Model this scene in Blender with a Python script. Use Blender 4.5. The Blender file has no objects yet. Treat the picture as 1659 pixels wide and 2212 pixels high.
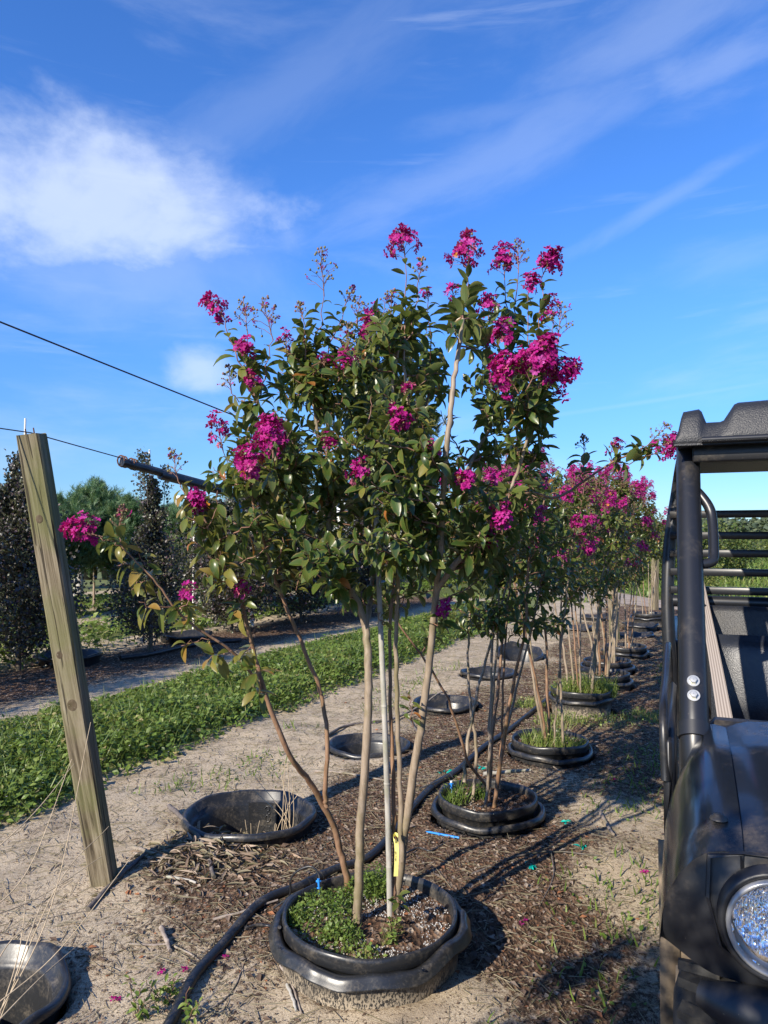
import bpy, math, random
import numpy as np
from mathutils import Matrix, Vector
R_ = math.radians
scene = bpy.context.scene
# ------------------------------------------------------------------ camera
CAM_H = 1.5; FPX = 1597.0; PITCH = math.atan(54/1597.0)
cam_d = bpy.data.cameras.new('camera'); cam = bpy.data.objects.new('camera', cam_d)
scene.collection.objects.link(cam); scene.camera = cam
cam_d.sensor_fit = 'VERTICAL'; cam_d.sensor_height = 36.0; cam_d.lens = 36.0*FPX/2212.0
cam_d.clip_start = 0.02; cam_d.clip_end = 3000
cam.location = (0, 0, CAM_H); cam.rotation_euler = (math.pi/2 + PITCH, 0, 0)
scene.render.resolution_x = 768; scene.render.resolution_y = 1024
def ray(px, py):
    u = (px-829.5)/FPX; v = (1106-py)/FPX; c, s = math.cos(PITCH), math.sin(PITCH)
    return np.array([u, c - v*s, s + v*c])
def W(px, py, depth):            # a photo direction at a chosen distance
    d = ray(px, py); return np.array([0, 0, CAM_H]) + d*(depth/d[1])
def G(px, py, z=0.0):            # a photo direction on the level z
    d = ray(px, py); return np.array([0, 0, CAM_H]) + d*((z-CAM_H)/d[2])
# ------------------------------------------------------------------ light
SUN_EL = 29.5; LIGHT = np.array([0.65, 0.76]); LIGHT = LIGHT/np.linalg.norm(LIGHT)
sd = bpy.data.lights.new('sun', 'SUN'); sd.energy = 4.8; sd.angle = R_(0.53); sd.color = (1.0, 0.91, 0.77)
sun = bpy.data.objects.new('sun', sd); scene.collection.objects.link(sun)
ldir = Vector((LIGHT[0]*math.cos(R_(SUN_EL)), LIGHT[1]*math.cos(R_(SUN_EL)), -math.sin(R_(SUN_EL))))
sun.rotation_euler = ldir.to_track_quat('-Z', 'Y').to_euler(); sun.location = (-6, -7, 8)
world = bpy.data.worlds.new('World'); scene.world = world; world.use_nodes = True
wn = world.node_tree; wn.nodes.clear()
def N(nt, typ, **kw):
    n = nt.nodes.new(typ)
    for k, v in kw.items(): setattr(n, k, v)
    return n
def math_node(nt, op, a, b=None, clamp=False):
    n = nt.nodes.new('ShaderNodeMath'); n.operation = op; n.use_clamp = clamp
    for i, x in enumerate((a, b)):
        if x is None: continue
        if isinstance(x, (int, float)): n.inputs[i].default_value = x
        else: nt.links.new(x, n.inputs[i])
    return n.outputs[0]
def maprange(nt, x, a, b, c=0.0, d=1.0, smooth=True):
    n = nt.nodes.new('ShaderNodeMapRange'); n.interpolation_type = 'SMOOTHSTEP' if smooth else 'LINEAR'
    nt.links.new(x, n.inputs[0])
    for i, v in zip((1, 2, 3, 4), (a, b, c, d)): n.inputs[i].default_value = v
    return n.outputs[0]
def noise(nt, vec, scale, detail=4, rough=0.55, dist=0.0, out=0):
    n = nt.nodes.new('ShaderNodeTexNoise'); n.inputs['Scale'].default_value = scale
    n.inputs['Detail'].default_value = detail; n.inputs['Roughness'].default_value = rough
    n.inputs['Distortion'].default_value = dist
    if vec is not None: nt.links.new(vec, n.inputs['Vector'])
    return n.outputs[out]
def mix(nt, f, a, b, blend='MIX'):
    n = nt.nodes.new('ShaderNodeMix'); n.data_type = 'RGBA'; n.blend_type = blend
    for s, x in ((0, f), (6, a), (7, b)):
        if isinstance(x, (int, float)): n.inputs[s].default_value = x
        elif isinstance(x, tuple): n.inputs[s].default_value = (*x, 1) if len(x) == 3 else x
        else: nt.links.new(x, n.inputs[s])
    return n.outputs[2]
def ramp(nt, f, stops, interp='LINEAR'):
    n = nt.nodes.new('ShaderNodeValToRGB'); n.color_ramp.interpolation = interp
    e = n.color_ramp.elements
    while len(e) < len(stops): e.new(0.5)
    for el, (p, c) in zip(e, stops): el.position = p; el.color = (*c, 1)
    nt.links.new(f, n.inputs[0]); return n.outputs[0]
def vmul(nt, vec, s, off=(0, 0, 0), rot=(0, 0, 0)):
    n = nt.nodes.new('ShaderNodeMapping'); n.inputs['Scale'].default_value = s
    n.inputs['Location'].default_value = off; n.inputs['Rotation'].default_value = rot
    nt.links.new(vec, n.inputs[0]); return n.outputs[0]
sky = N(wn, 'ShaderNodeTexSky', sky_type='NISHITA', sun_disc=False)
sky.sun_elevation = R_(SUN_EL); sky.sun_rotation = math.atan2(-LIGHT[0], -LIGHT[1])
sky.altitude = 0; sky.air_density = 1.0; sky.dust_density = 0.12; sky.ozone_density = 4.0
hs = N(wn, 'ShaderNodeHueSaturation'); hs.inputs['Saturation'].default_value = 1.12; hs.inputs['Value'].default_value = 1.0
wn.links.new(sky.outputs[0], hs.inputs['Color'])
tc = N(wn, 'ShaderNodeTexCoord'); dirv = tc.outputs['Generated']
def cloud_mask(px, py, wx, wz, lo, hi, nscale, namp, seed):
    c = ray(px, py); c = c/np.linalg.norm(c)
    m = vmul(wn, dirv, (1/wx, 1/wx, 1/wz), (-c[0]/wx, -c[1]/wx, -c[2]/wz))
    ln = N(wn, 'ShaderNodeVectorMath', operation='LENGTH'); wn.links.new(m, ln.inputs[0])
    nz = noise(wn, vmul(wn, dirv, (1, 1, 1.5), (seed, seed, seed)), nscale, 7, 0.58, 0.25)
    d = math_node(wn, 'ADD', ln.outputs['Value'], math_node(wn, 'MULTIPLY', math_node(wn, 'SUBTRACT', nz, 0.5), namp))
    return maprange(wn, d, hi, lo)
c1 = math_node(wn, 'MULTIPLY', cloud_mask(110, 430, 0.24, 0.085, 0.10, 1.25, 8, 2.5, 3.1), 0.62)
c1b = math_node(wn, 'MULTIPLY', cloud_mask(300, 450, 0.15, 0.07, 0.1, 1.3, 8, 1.9, 1.7), 0.42)
c1c = math_node(wn, 'MULTIPLY', cloud_mask(330, 590, 0.16, 0.08, 0.0, 1.3, 6, 1.6, 8.7), 0.2)
c2 = math_node(wn, 'MULTIPLY', cloud_mask(432, 795, 0.052, 0.036, 0.1, 1.2, 16, 1.3, 5.3), 0.5)
# thin cirrus: stretched streaks that go on over the whole sky
st = vmul(wn, dirv, (1.0, 1.0, 4.2), (0.3, 0.1, 0.0), (0, R_(-24), 0))
ci = maprange(wn, noise(wn, st, 2.6, 8, 0.6, 0.35), 0.46, 0.80)
ci2 = maprange(wn, noise(wn, vmul(wn, dirv, (1, 1, 11), (1.3, 2, 0), (0, R_(-8), 0)), 3.0, 6, 0.6, 0.3), 0.56, 0.85)
ci = math_node(wn, 'MULTIPLY', ci, 0.24); ci2 = math_node(wn, 'MULTIPLY', ci2, 0.22)
def wisp(px, py, w, h, tilt, op, nscale, seed):
    c = ray(px, py); c = c/np.linalg.norm(c); sb = N(wn, 'ShaderNodeVectorMath', operation='SUBTRACT'); wn.links.new(dirv, sb.inputs[0]); sb.inputs[1].default_value = tuple(c)
    ro = N(wn, 'ShaderNodeVectorRotate', rotation_type='Y_AXIS'); wn.links.new(sb.outputs[0], ro.inputs['Vector']); ro.inputs['Angle'].default_value = R_(tilt)
    ln = N(wn, 'ShaderNodeVectorMath', operation='LENGTH'); wn.links.new(vmul(wn, ro.outputs[0], (1/w, 1/w, 1/h)), ln.inputs[0])
    nz = noise(wn, vmul(wn, ro.outputs[0], (1, 1, 3.5), (seed, seed, 0)), nscale, 7, 0.6, 0.3)
    d = math_node(wn, 'ADD', ln.outputs['Value'], math_node(wn, 'MULTIPLY', math_node(wn, 'SUBTRACT', nz, 0.5), 2.2))
    return math_node(wn, 'MULTIPLY', maprange(wn, d, 1.3, 0.0), op*.62)
ws = [wisp(1010, 370, .24, .038, 16, .24, 6, 1.0), wisp(640, 190, .24, .040, 24, .15, 6, 2.0), wisp(1420, 70, .20, .045, 20, .26, 6, 3.0), wisp(1560, 125, .10, .022, 10, .28, 9, 4.0), wisp(1440, 430, .13, .012, 24, .2, 8, 5.0), wisp(1600, 560, .10, .03, 6, .16, 7, 6.0), wisp(1480, 855, .22, .0035, 6, .16, 3, 7.0), wisp(1100, 245, .12, .014, 4, .14, 8, 8.0)]
wall = ws[0]
for q in ws[1:]: wall = math_node(wn, 'MAXIMUM', wall, q)
tot = math_node(wn, 'MAXIMUM', math_node(wn, 'MAXIMUM', c1, c1b), math_node(wn, 'MAXIMUM', c2, c1c))
tot = math_node(wn, 'ADD', tot, math_node(wn, 'MULTIPLY', math_node(wn, 'MAXIMUM', wall, math_node(wn, 'MAXIMUM', ci, ci2)), math_node(wn, 'SUBTRACT', 1.0, tot)), True)
sxyz = N(wn, 'ShaderNodeSeparateXYZ'); wn.links.new(dirv, sxyz.inputs[0])
hzn = mix(wn, maprange(wn, sxyz.outputs[2], 0.0, 0.34), (0.36, 0.50, 0.72), (0.58, 0.80, 1.14)); skyb = mix(wn, 1.0, hs.outputs[0], hzn, 'MULTIPLY')
skyc = mix(wn, tot, skyb, (4.2, 4.7, 5.6))
bg = N(wn, 'ShaderNodeBackground'); bg.inputs['Strength'].default_value = 0.13
wo = N(wn, 'ShaderNodeOutputWorld'); wn.links.new(skyc, bg.inputs[0]); wn.links.new(bg.outputs[0], wo.inputs[0])
vs = scene.view_settings; vs.view_transform = 'Standard'; vs.look = 'None'; vs.exposure = 0.75; vs.gamma = 1.0; vs.use_curve_mapping = False
scene.render.engine = 'CYCLES'; scene.cycles.use_denoising = True; scene.cycles.max_bounces = 6
scene.cycles.transparent_max_bounces = 8; scene.cycles.caustics_reflective = False; scene.cycles.caustics_refractive = False
COL = scene.collection
# ------------------------------------------------------------------ numeric helpers
def unit(a):
    a = np.asarray(a, float); return a/np.maximum(np.linalg.norm(a, axis=-1, keepdims=True), 1e-9)
def _hash(ix, iy, seed):
    h = (ix.astype(np.int64)*374761393 + iy.astype(np.int64)*668265263 + seed*1442695041) & 0x7fffffff
    h = ((h ^ (h >> 13))*1274126177) & 0x7fffffff
    return ((h ^ (h >> 16)) & 0xffff)/65535.0
def vnoise(x, y, seed=0):
    x = np.asarray(x, float); y = np.asarray(y, float)
    ix = np.floor(x); iy = np.floor(y); fx = x-ix; fy = y-iy; fx = fx*fx*(3-2*fx); fy = fy*fy*(3-2*fy)
    a = _hash(ix, iy, seed); b = _hash(ix+1, iy, seed); c = _hash(ix, iy+1, seed); d = _hash(ix+1, iy+1, seed)
    return (a*(1-fx)+b*fx)*(1-fy)+(c*(1-fx)+d*fx)*fy
def fbm(x, y, seed=0, oct=4):
    s = 0; a = 0.5; t = 0
    for o in range(oct):
        s = s + a*vnoise(x*2**o, y*2**o, seed+o*17); t += a; a *= 0.5
    return s/t
def sstep(a, b, x):
    t = np.clip((np.asarray(x, float)-a)/(b-a), 0, 1); return t*t*(3-2*t)
def catmull(P, n):
    P = np.asarray(P, float); Q = np.vstack([2*P[0]-P[1], P, 2*P[-1]-P[-2]]); out = []
    for i in range(len(P)-1):
        p0, p1, p2, p3 = Q[i:i+4]
        for t in np.linspace(0, 1, n, endpoint=False):
            out.append(0.5*((2*p1)+(-p0+p2)*t+(2*p0-5*p1+4*p2-p3)*t*t+(-p0+3*p1-3*p2+p3)*t**3))
    out.append(P[-1]); return np.array(out)
def frames(d, up):                 # rows of rotation matrices whose y axis is d and z axis leans to up
    d = unit(d); up = np.broadcast_to(np.asarray(up, float), d.shape)
    x = np.cross(d, up); bad = np.linalg.norm(x, axis=-1) < 1e-3
    if np.any(bad): x[bad] = np.cross(d[bad], np.array([1.0, 0.3, 0.2]))
    x = unit(x); z = np.cross(x, d)
    return np.stack([x, d, z], axis=-1)
# ------------------------------------------------------------------ mesh helpers
class MB:
    def __init__(s): s.V = []; s.F = []; s.M = []; s.C = []; s.n = 0
    def add(s, v, f, m=0, c=None):
        v = np.asarray(v, float).reshape(-1, 3); f = np.asarray(f, int)
        if c is None: c = np.zeros((len(v), 3))
        c = np.broadcast_to(np.asarray(c, float), (len(v), 3))
        s.V.append(v); s.C.append(c); s.F.append(f+s.n); s.M.append(np.full(len(f), m)); s.n += len(v); return s
    def tube(s, P, r, seg=6, m=0, cap=True, c=None, sx=1.0):
        P = np.asarray(P, float); n = len(P); r = np.broadcast_to(np.asarray(r, float), (n,))
        T = unit(np.gradient(P, axis=0)); ref = np.array([0.0, 0, 1]) if abs(T[0][2]) < 0.9 else np.array([1.0, 0, 0])
        X = unit(np.cross(T[0], ref)); Xs = []
        for t in T:
            X = unit(X - t*np.dot(X, t)); Xs.append(X)
        Xs = np.array(Xs); Ys = np.cross(T, Xs); a = np.linspace(0, 2*np.pi, seg, endpoint=False)
        ring = P[:, None]+r[:, None, None]*(np.cos(a)[None, :, None]*Xs[:, None]*sx+np.sin(a)[None, :, None]*Ys[:, None])
        i = np.arange(n-1)[:, None]*seg; j = np.arange(seg)[None]; k = (j+1) % seg
        f = np.stack([i+j, i+k, i+seg+k, i+seg+j], -1).reshape(-1, 4)
        s.add(ring.reshape(-1, 3), f, m, c)
        if cap:
            for ci, fl in ((0, True), (n-1, False)):
                v = np.vstack([ring[ci], P[ci][None]]); t = np.array([[q, (q+1) % seg, seg] for q in range(seg)])
                s.add(v, t[:, ::-1] if fl else t, m, c)
        return s
    def box(s, c, h, m=0, rot=None, bev=0.0, col=None):      # c centre, h half sizes
        h = np.asarray(h, float)
        if bev <= 0:
            v = np.array([[x, y, z] for x in (-1, 1) for y in (-1, 1) for z in (-1, 1)])*h
            f = np.array([[0, 1, 3, 2], [4, 6, 7, 5], [0, 4, 5, 1], [2, 3, 7, 6], [0, 2, 6, 4], [1, 5, 7, 3]])
        else:
            b = min(bev, *(h*0.9)); v = []
            for x in (-1, 1):
                for y in (-1, 1):
                    for z in (-1, 1):
                        for ax in range(3):
                            q = np.array([x, y, z])*(h-b); q[ax] = np.array([x, y, z])[ax]*h[ax]; v.append(q)
            v = np.array(v); I = lambda x, y, z, a: ((x*2+y)*2+z)*3+a
            f4 = []; f3 = []
            for a in range(3):
                o = [q for q in range(3) if q != a]
                for sgn in (0, 1):
                    L = []
                    for p, q in ((0, 0), (1, 0), (1, 1), (0, 1)):
                        t = [0, 0, 0]; t[a] = sgn; t[o[0]] = p; t[o[1]] = q; L.append(I(*t, a))
                    f4.append(L)
                for p in (0, 1):
                    for q in (0, 1):
                        t0 = [0, 0, 0]; t1 = [0, 0, 0]; t0[o[0]] = t1[o[0]] = p; t0[o[1]] = t1[o[1]] = q; t0[a] = 0; t1[a] = 1
                        f4.append([I(*t0, o[0]), I(*t0, o[1]), I(*t1, o[1]), I(*t1, o[0])])
            for x in (0, 1):
                for y in (0, 1):
                    for z in (0, 1): f3.append([I(x, y, z, 0), I(x, y, z, 1), I(x, y, z, 2)])
            f = np.array(f4)
            def fix(F):
                out = []
                for q in F:
                    p = v[q]; nn = np.cross(p[1]-p[0], p[2]-p[0]); out.append(q if np.dot(nn, p.mean(0)) > 0 else q[::-1])
                return np.array(out)
            f = fix(f4); f3 = fix(f3)
        if rot is not None: v = v @ np.asarray(rot).T
        v = v+np.asarray(c, float); s.add(v, f, m, col)
        if bev > 0: s.F.append(f3+s.n-len(v)); s.M.append(np.full(len(f3), m))
        return s
    def lathe(s, prof, seg=48, m=0, fn=None, c=(0, 0, 0), close=False, arc=2*np.pi):
        prof = np.asarray(prof, float); a = np.linspace(0, arc, seg, endpoint=False); n = len(prof)
        r = np.repeat(prof[:, :1], seg, 1); z = np.repeat(prof[:, 1:2], seg, 1); th = np.repeat(a[None], n, 0)
        t = np.repeat(np.linspace(0, 1, n)[:, None], seg, 1)
        if fn is not None: r, z = fn(r, z, th, t)
        v = np.stack([r*np.cos(th), r*np.sin(th), z], -1).reshape(-1, 3)+np.asarray(c, float)
        i = np.arange(n-1)[:, None]*seg; j = np.arange(seg)[None]; k = (j+1) % seg
        f = np.stack([i+j, i+k, i+seg+k, i+seg+j], -1).reshape(-1, 4)
        return s.add(v, f, m)
    def grid(s, P, m=0, c=None):             # P (a,b,3)
        a, b = P.shape[:2]; i = np.arange(a-1)[:, None]*b; j = np.arange(b-1)[None]
        f = np.stack([i+j, i+b+j, i+b+j+1, i+j+1], -1).reshape(-1, 4)
        return s.add(P.reshape(-1, 3), f, m, c)
    def ball(s, c, r, m=0, seg=8, rings=5, col=None):
        th = np.linspace(0, np.pi, rings+1); prof = np.stack([np.sin(th), -np.cos(th)], -1); prof[0, 0] = prof[-1, 0] = 0.02
        k = MB().lathe(prof, seg); v = k.V[0]*np.asarray(r, float)+np.asarray(c, float)
        return s.add(v, k.F[0], m, col)
    def mesh(s, name, mats, smooth=True, sharp=None, col=True):
        V = np.concatenate(s.V); me = bpy.data.meshes.new(name); me.vertices.add(len(V))
        me.vertices.foreach_set('co', V.astype(np.float32).ravel())
        F = [np.asarray(f) for f in s.F]; tot = np.concatenate([np.full(len(f), f.shape[1]) for f in F])
        idx = np.concatenate([f.ravel() for f in F]); me.loops.add(len(idx)); me.loops.foreach_set('vertex_index', idx.astype(np.int32))
        me.polygons.add(len(tot)); me.polygons.foreach_set('loop_start', np.concatenate([[0], np.cumsum(tot)[:-1]]).astype(np.int32))
        me.polygons.foreach_set('material_index', np.concatenate(s.M).astype(np.int32))
        me.polygons.foreach_set('use_smooth', np.full(len(tot), smooth))
        for mt in (mats if isinstance(mats, (list, tuple)) else [mats]): me.materials.append(mt)
        if col:
            at = me.attributes.new('tint', 'FLOAT_COLOR', 'POINT'); C = np.concatenate(s.C)
            at.data.foreach_set('color', np.concatenate([C, np.ones((len(C), 1))], 1).astype(np.float32).ravel())
        me.update(calc_edges=True)
        if sharp: me.set_sharp_from_angle(angle=R_(sharp))
        return me
    def build(s, name, mats, parent=None, smooth=True, sharp=None, kind=None):
        return link(name, s.mesh(name, mats, smooth, sharp), parent, kind)
ORIG = {}
def link(name, me, parent=None, kind=None):
    o = bpy.data.objects.new(name, me); COL.objects.link(o)
    if parent is not None: attach(o, parent)
    if kind: o['kind'] = kind
    return o
def attach(o, parent):             # geometry is written in world space (or in the thing's own frame when it is turned)
    o.parent = parent
    top = parent
    if parent in ORIG: o.matrix_parent_inverse = Matrix.Translation(-Vector(ORIG[parent]))
def thing(name, loc, label, cat, group=None, rz=0.0):
    o = bpy.data.objects.new(name, None); COL.objects.link(o); o.location = tuple(loc); o.empty_display_size = 0.1
    o.rotation_euler = (0, 0, rz); ORIG[o] = tuple(loc) if rz == 0.0 else (0, 0, 0)
    tag(o, label, cat, group); return o
def tag(o, label=None, cat=None, group=None, kind=None):
    if label: o['label'] = label
    if cat: o['category'] = cat
    if group: o['group'] = group
    if kind: o['kind'] = kind
    return o
def copy_tree(o, parent=None):
    c = o.copy(); COL.objects.link(c)
    if parent is not None: c.parent = parent
    for ch in [q for q in o.children]: copy_tree(ch, c)
    return c
def spread(mb, T, f, pos, rot, scl, m=0, tint=None, base=None):
    """many copies of templates T (k,V,3) into one mesh; picks a template per copy"""
    n = len(pos); T = np.asarray(T, float)
    if T.ndim == 2: T = T[None]
    pick = (np.arange(n)*7919) % len(T); v = T[pick]; scl = np.asarray(scl, float)
    if scl.ndim == 1: scl = scl[:, None, None]
    else: scl = scl[:, None, :]
    v = np.einsum('nij,nvj->nvi', rot, v*scl)+np.asarray(pos)[:, None]
    k = T.shape[1]; F = (np.asarray(f)[None]+(np.arange(n)*k)[:, None, None]).reshape(-1, np.asarray(f).shape[1])
    c = np.zeros((n, k, 3))
    if base is not None: c[:] = base
    if tint is not None: c[..., 0] = np.asarray(tint)[:, None]
    return mb.add(v.reshape(-1, 3), F, m, c.reshape(-1, 3))
# ------------------------------------------------------------------ materials
def new_mat(name):
    m = bpy.data.materials.new(name); m.use_nodes = True; nt = m.node_tree; b = nt.nodes['Principled BSDF']; return m, nt, b
def setp(nt, b, **kw):
    for k, v in kw.items():
        k = {'color': 'Base Color', 'rough': 'Roughness', 'spec': 'Specular IOR Level', 'metal': 'Metallic', 'coat': 'Coat Weight', 'trans': 'Transmission Weight', 'coatr': 'Coat Roughness'}.get(k, k)
        if isinstance(v, (int, float)): b.inputs[k].default_value = v
        elif isinstance(v, tuple): b.inputs[k].default_value = (*v, 1) if len(v) == 3 else v
        else: nt.links.new(v, b.inputs[k])
def bump(nt, b, h, strength=0.3, dist=0.01):
    n = nt.nodes.new('ShaderNodeBump'); n.inputs['Strength'].default_value = strength; n.inputs['Distance'].default_value = dist
    nt.links.new(h, n.inputs['Height']); nt.links.new(n.outputs[0], b.inputs['Normal'])
def objco(nt): return nt.nodes.new('ShaderNodeTexCoord').outputs['Object']
def worldpos(nt): return nt.nodes.new('ShaderNodeNewGeometry').outputs['Position']
def tintnode(nt):
    a = nt.nodes.new('ShaderNodeAttribute'); a.attribute_name = 'tint'
    s = nt.nodes.new('ShaderNodeSeparateColor'); nt.links.new(a.outputs['Color'], s.inputs[0]); return s.outputs
def simple(name, color, rough=0.6, var=0.25, scale=30, bmp=0.0, spec=0.4, **kw):
    m, nt, b = new_mat(name); co = objco(nt); nz = noise(nt, co, scale, 5, 0.6)
    dark = tuple(max(0, c*(1-var)) for c in color); lite = tuple(min(1, c*(1+var)) for c in color)
    setp(nt, b, color=ramp(nt, nz, [(0.3, dark), (0.7, lite)]), rough=rough, spec=spec, **kw)
    if bmp: bump(nt, b, noise(nt, co, scale*2.5, 4), bmp, 0.004)
    return m
def leafy(name, stops, rough=0.42, transl=0.25, edge=None, spots=0.0, spec=0.5, tscale=1.7):
    m, nt, b = new_mat(name); t = tintnode(nt); co = worldpos(nt)
    col = ramp(nt, t[0], stops)
    nz = noise(nt, co, 55, 3)
    if edge:
        e = math_node(nt, 'MULTIPLY', math_node(nt, 'POWER', t[1], 2.5), maprange(nt, nz, 0.38, 0.66)); col = mix(nt, e, col, edge)
        mid = maprange(nt, t[1], 0.10, 0.0); col = mix(nt, math_node(nt, 'MULTIPLY', mid, 0.35), col, (0.20, 0.22, 0.07))
    if spots:
        sp = maprange(nt, noise(nt, co, 160, 2), 0.62, 0.72); col = mix(nt, math_node(nt, 'MULTIPLY', sp, spots), col, (0.16, 0.09, 0.03))
    col = mix(nt, math_node(nt, 'MULTIPLY', nz, 0.5), col, mix(nt, 0.5, col, (0, 0, 0), 'MIX'))
    if name != 'crape_petal':
        geo = nt.nodes.new('ShaderNodeNewGeometry'); back = mix(nt, 0.35, col, (0.16, 0.19, 0.08)); col = mix(nt, geo.outputs['Backfacing'], col, back)
    setp(nt, b, color=col, rough=rough, spec=spec)
    tr = nt.nodes.new('ShaderNodeBsdfTranslucent'); ms = nt.nodes.new('ShaderNodeMixShader'); ms.inputs[0].default_value = transl
    nt.links.new(mix(nt, 1.0, col, (tscale, tscale, tscale*0.6), 'MULTIPLY'), tr.inputs[0])
    out = nt.nodes['Material Output']; nt.links.new(b.outputs[0], ms.inputs[1]); nt.links.new(tr.outputs[0], ms.inputs[2]); nt.links.new(ms.outputs[0], out.inputs[0])
    return m
M = {}
M['leaf'] = leafy('crape_leaf', [(0.0, (0.030, 0.064, 0.014)), (0.35, (0.064, 0.115, 0.021)), (0.6, (0.125, 0.155, 0.031)), (0.82, (0.26, 0.22, 0.05)), (1.0, (0.36, 0.13, 0.03))], 0.33, 0.30, (0.26, 0.20, 0.06), 0.5)
M['petal'] = leafy('crape_petal', [(0.0, (0.36, 0.006, 0.16)), (0.6, (0.49, 0.018, 0.265)), (0.92, (0.60, 0.10, 0.43)), (1.0, (0.75, 0.30, 0.05))], 0.6, 0.35, None, 0, 0.25, 1.3)
M['weed'] = leafy('weed_leaf', [(0.0, (0.060, 0.110, 0.016)), (0.5, (0.130, 0.205, 0.028)), (0.85, (0.23, 0.29, 0.06)), (1.0, (0.34, 0.29, 0.12))], 0.5, 0.3)
M['dryleaf'] = leafy('dry_leaf', [(0.0, (0.09, 0.055, 0.035)), (0.35, (0.20, 0.135, 0.092)), (0.75, (0.42, 0.335, 0.255)), (1.0, (0.34, 0.14, 0.06))], 0.8, 0.15)
M['purple'] = leafy('fringe_leaf', [(0.0, (0.032, 0.036, 0.030)), (0.5, (0.060, 0.050, 0.046)), (0.8, (0.090, 0.042, 0.052)), (1.0, (0.07, 0.10, 0.04))], 0.4, 0.12)
M['conifer'] = leafy('conifer_leaf', [(0.0, (0.045, 0.105, 0.045)), (0.5, (0.090, 0.185, 0.075)), (1.0, (0.19, 0.28, 0.12))], 0.5, 0.2)
M['cypress'] = leafy('cypress_leaf', [(0.0, (0.055, 0.085, 0.045)), (0.6, (0.09, 0.13, 0.06)), (1.0, (0.19, 0.16, 0.08))], 0.6, 0.25)
M['hedge'] = leafy('hedge_leaf', [(0.0, (0.045, 0.085, 0.018)), (0.5, (0.10, 0.15, 0.025)), (1.0, (0.22, 0.22, 0.05))], 0.5, 0.25)
M['faraway'] = leafy('woodland_leaf', [(0.0, (0.045, 0.075, 0.040)), (0.6, (0.075, 0.105, 0.055)), (1.0, (0.12, 0.15, 0.08))], 0.7, 0.15)
M['capsule'] = simple('capsule', (0.15, 0.13, 0.045), 0.45, 0.4, 60)
M['stem'] = simple('young_stem', (0.20, 0.105, 0.07), 0.6, 0.35, 40, 0.2)
def bark_mat(name, c0, c1, c2, gloss=0.55):
    m, nt, b = new_mat(name); co = objco(nt)
    n1 = noise(nt, vmul(nt, co, (1, 1, 0.22)), 45, 6, 0.6, 0.6); n2 = noise(nt, co, 9, 4)
    col = ramp(nt, n1, [(0.25, c0), (0.5, c1), (0.75, c2)])
    col = mix(nt, maprange(nt, n2, 0.45, 0.7), col, tuple(c*0.7 for c in (c1[0], c1[1]*1.06, c1[2]*0.8)))
    lich = maprange(nt, noise(nt, co, 120, 2), 0.66, 0.72); col = mix(nt, math_node(nt, 'MULTIPLY', lich, 0.35), col, (0.40, 0.38, 0.28))
    setp(nt, b, color=col, rough=gloss, spec=0.35); bump(nt, b, n1, 0.35, 0.004); return m
M['bark'] = bark_mat('crape_bark', (0.15, 0.115, 0.075), (0.27, 0.21, 0.15), (0.36, 0.29, 0.22))
M['bark_brown'] = bark_mat('crape_bark_brown', (0.14, 0.075, 0.042), (0.24, 0.14, 0.085), (0.33, 0.21, 0.13))
M['bark_dark'] = bark_mat('dark_bark', (0.05, 0.04, 0.03), (0.10, 0.08, 0.06), (0.16, 0.13, 0.10))
M['bamboo'] = bark_mat('bamboo', (0.24, 0.22, 0.19), (0.36, 0.34, 0.30), (0.46, 0.43, 0.38))
M['stick'] = bark_mat('dead_stick', (0.13, 0.10, 0.085), (0.26, 0.215, 0.18), (0.40, 0.34, 0.29), 0.8)
M['stick_dark'] = bark_mat('dead_stick_dark', (0.06, 0.05, 0.045), (0.13, 0.11, 0.10), (0.22, 0.19, 0.17), 0.8)
M['straw'] = simple('straw', (0.42, 0.33, 0.22), 0.75, 0.3, 40)
def plastic_mat(name, color, dust=0.35, rough=0.36, zdust=None, scuff=0.3):
    m, nt, b = new_mat(name); co = worldpos(nt); n1 = noise(nt, co, 14, 6, 0.65); n2 = noise(nt, co, 90, 4, 0.7)
    d = maprange(nt, math_node(nt, 'ADD', math_node(nt, 'MULTIPLY', n1, 0.6), math_node(nt, 'MULTIPLY', n2, 0.4)), 0.47, 0.68)
    d = math_node(nt, 'MULTIPLY', d, dust)
    if zdust:
        sx = nt.nodes.new('ShaderNodeSeparateXYZ'); nt.links.new(co, sx.inputs[0])
        zz = maprange(nt, math_node(nt, 'ADD', sx.outputs[2], math_node(nt, 'MULTIPLY', math_node(nt, 'SUBTRACT', n1, 0.5), 0.16)), zdust[1], zdust[0])
        gr = maprange(nt, noise(nt, vmul(nt, co, (1, 1, 0.45)), 170, 3, 0.7), 0.44, 0.54)
        d = math_node(nt, 'MAXIMUM', d, math_node(nt, 'MULTIPLY', zz, gr))
    sc = maprange(nt, noise(nt, vmul(nt, co, (1, 1, 6)), 60, 5, 0.7), 0.62, 0.75)
    col = mix(nt, math_node(nt, 'MULTIPLY', sc, scuff), color, (0.22, 0.22, 0.22)); col = mix(nt, d, col, (0.34, 0.28, 0.20))
    setp(nt, b, color=col, rough=math_node(nt, 'ADD', math_node(nt, 'MULTIPLY', d, 0.5), math_node(nt, 'ADD', math_node(nt, 'MULTIPLY', n2, 0.18), rough-0.09)), spec=0.5)
    bump(nt, b, n2, 0.08, 0.003); return m
M['pot'] = plastic_mat('pot_plastic', (0.018, 0.019, 0.021), 0.22, 0.34)
M['pot_dusty'] = plastic_mat('pot_plastic_sandy', (0.018, 0.019, 0.021), 0.18, 0.34, (0.0, 0.09))
M['hose'] = plastic_mat('hose_plastic', (0.016, 0.017, 0.019), 0.25, 0.4)
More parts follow.
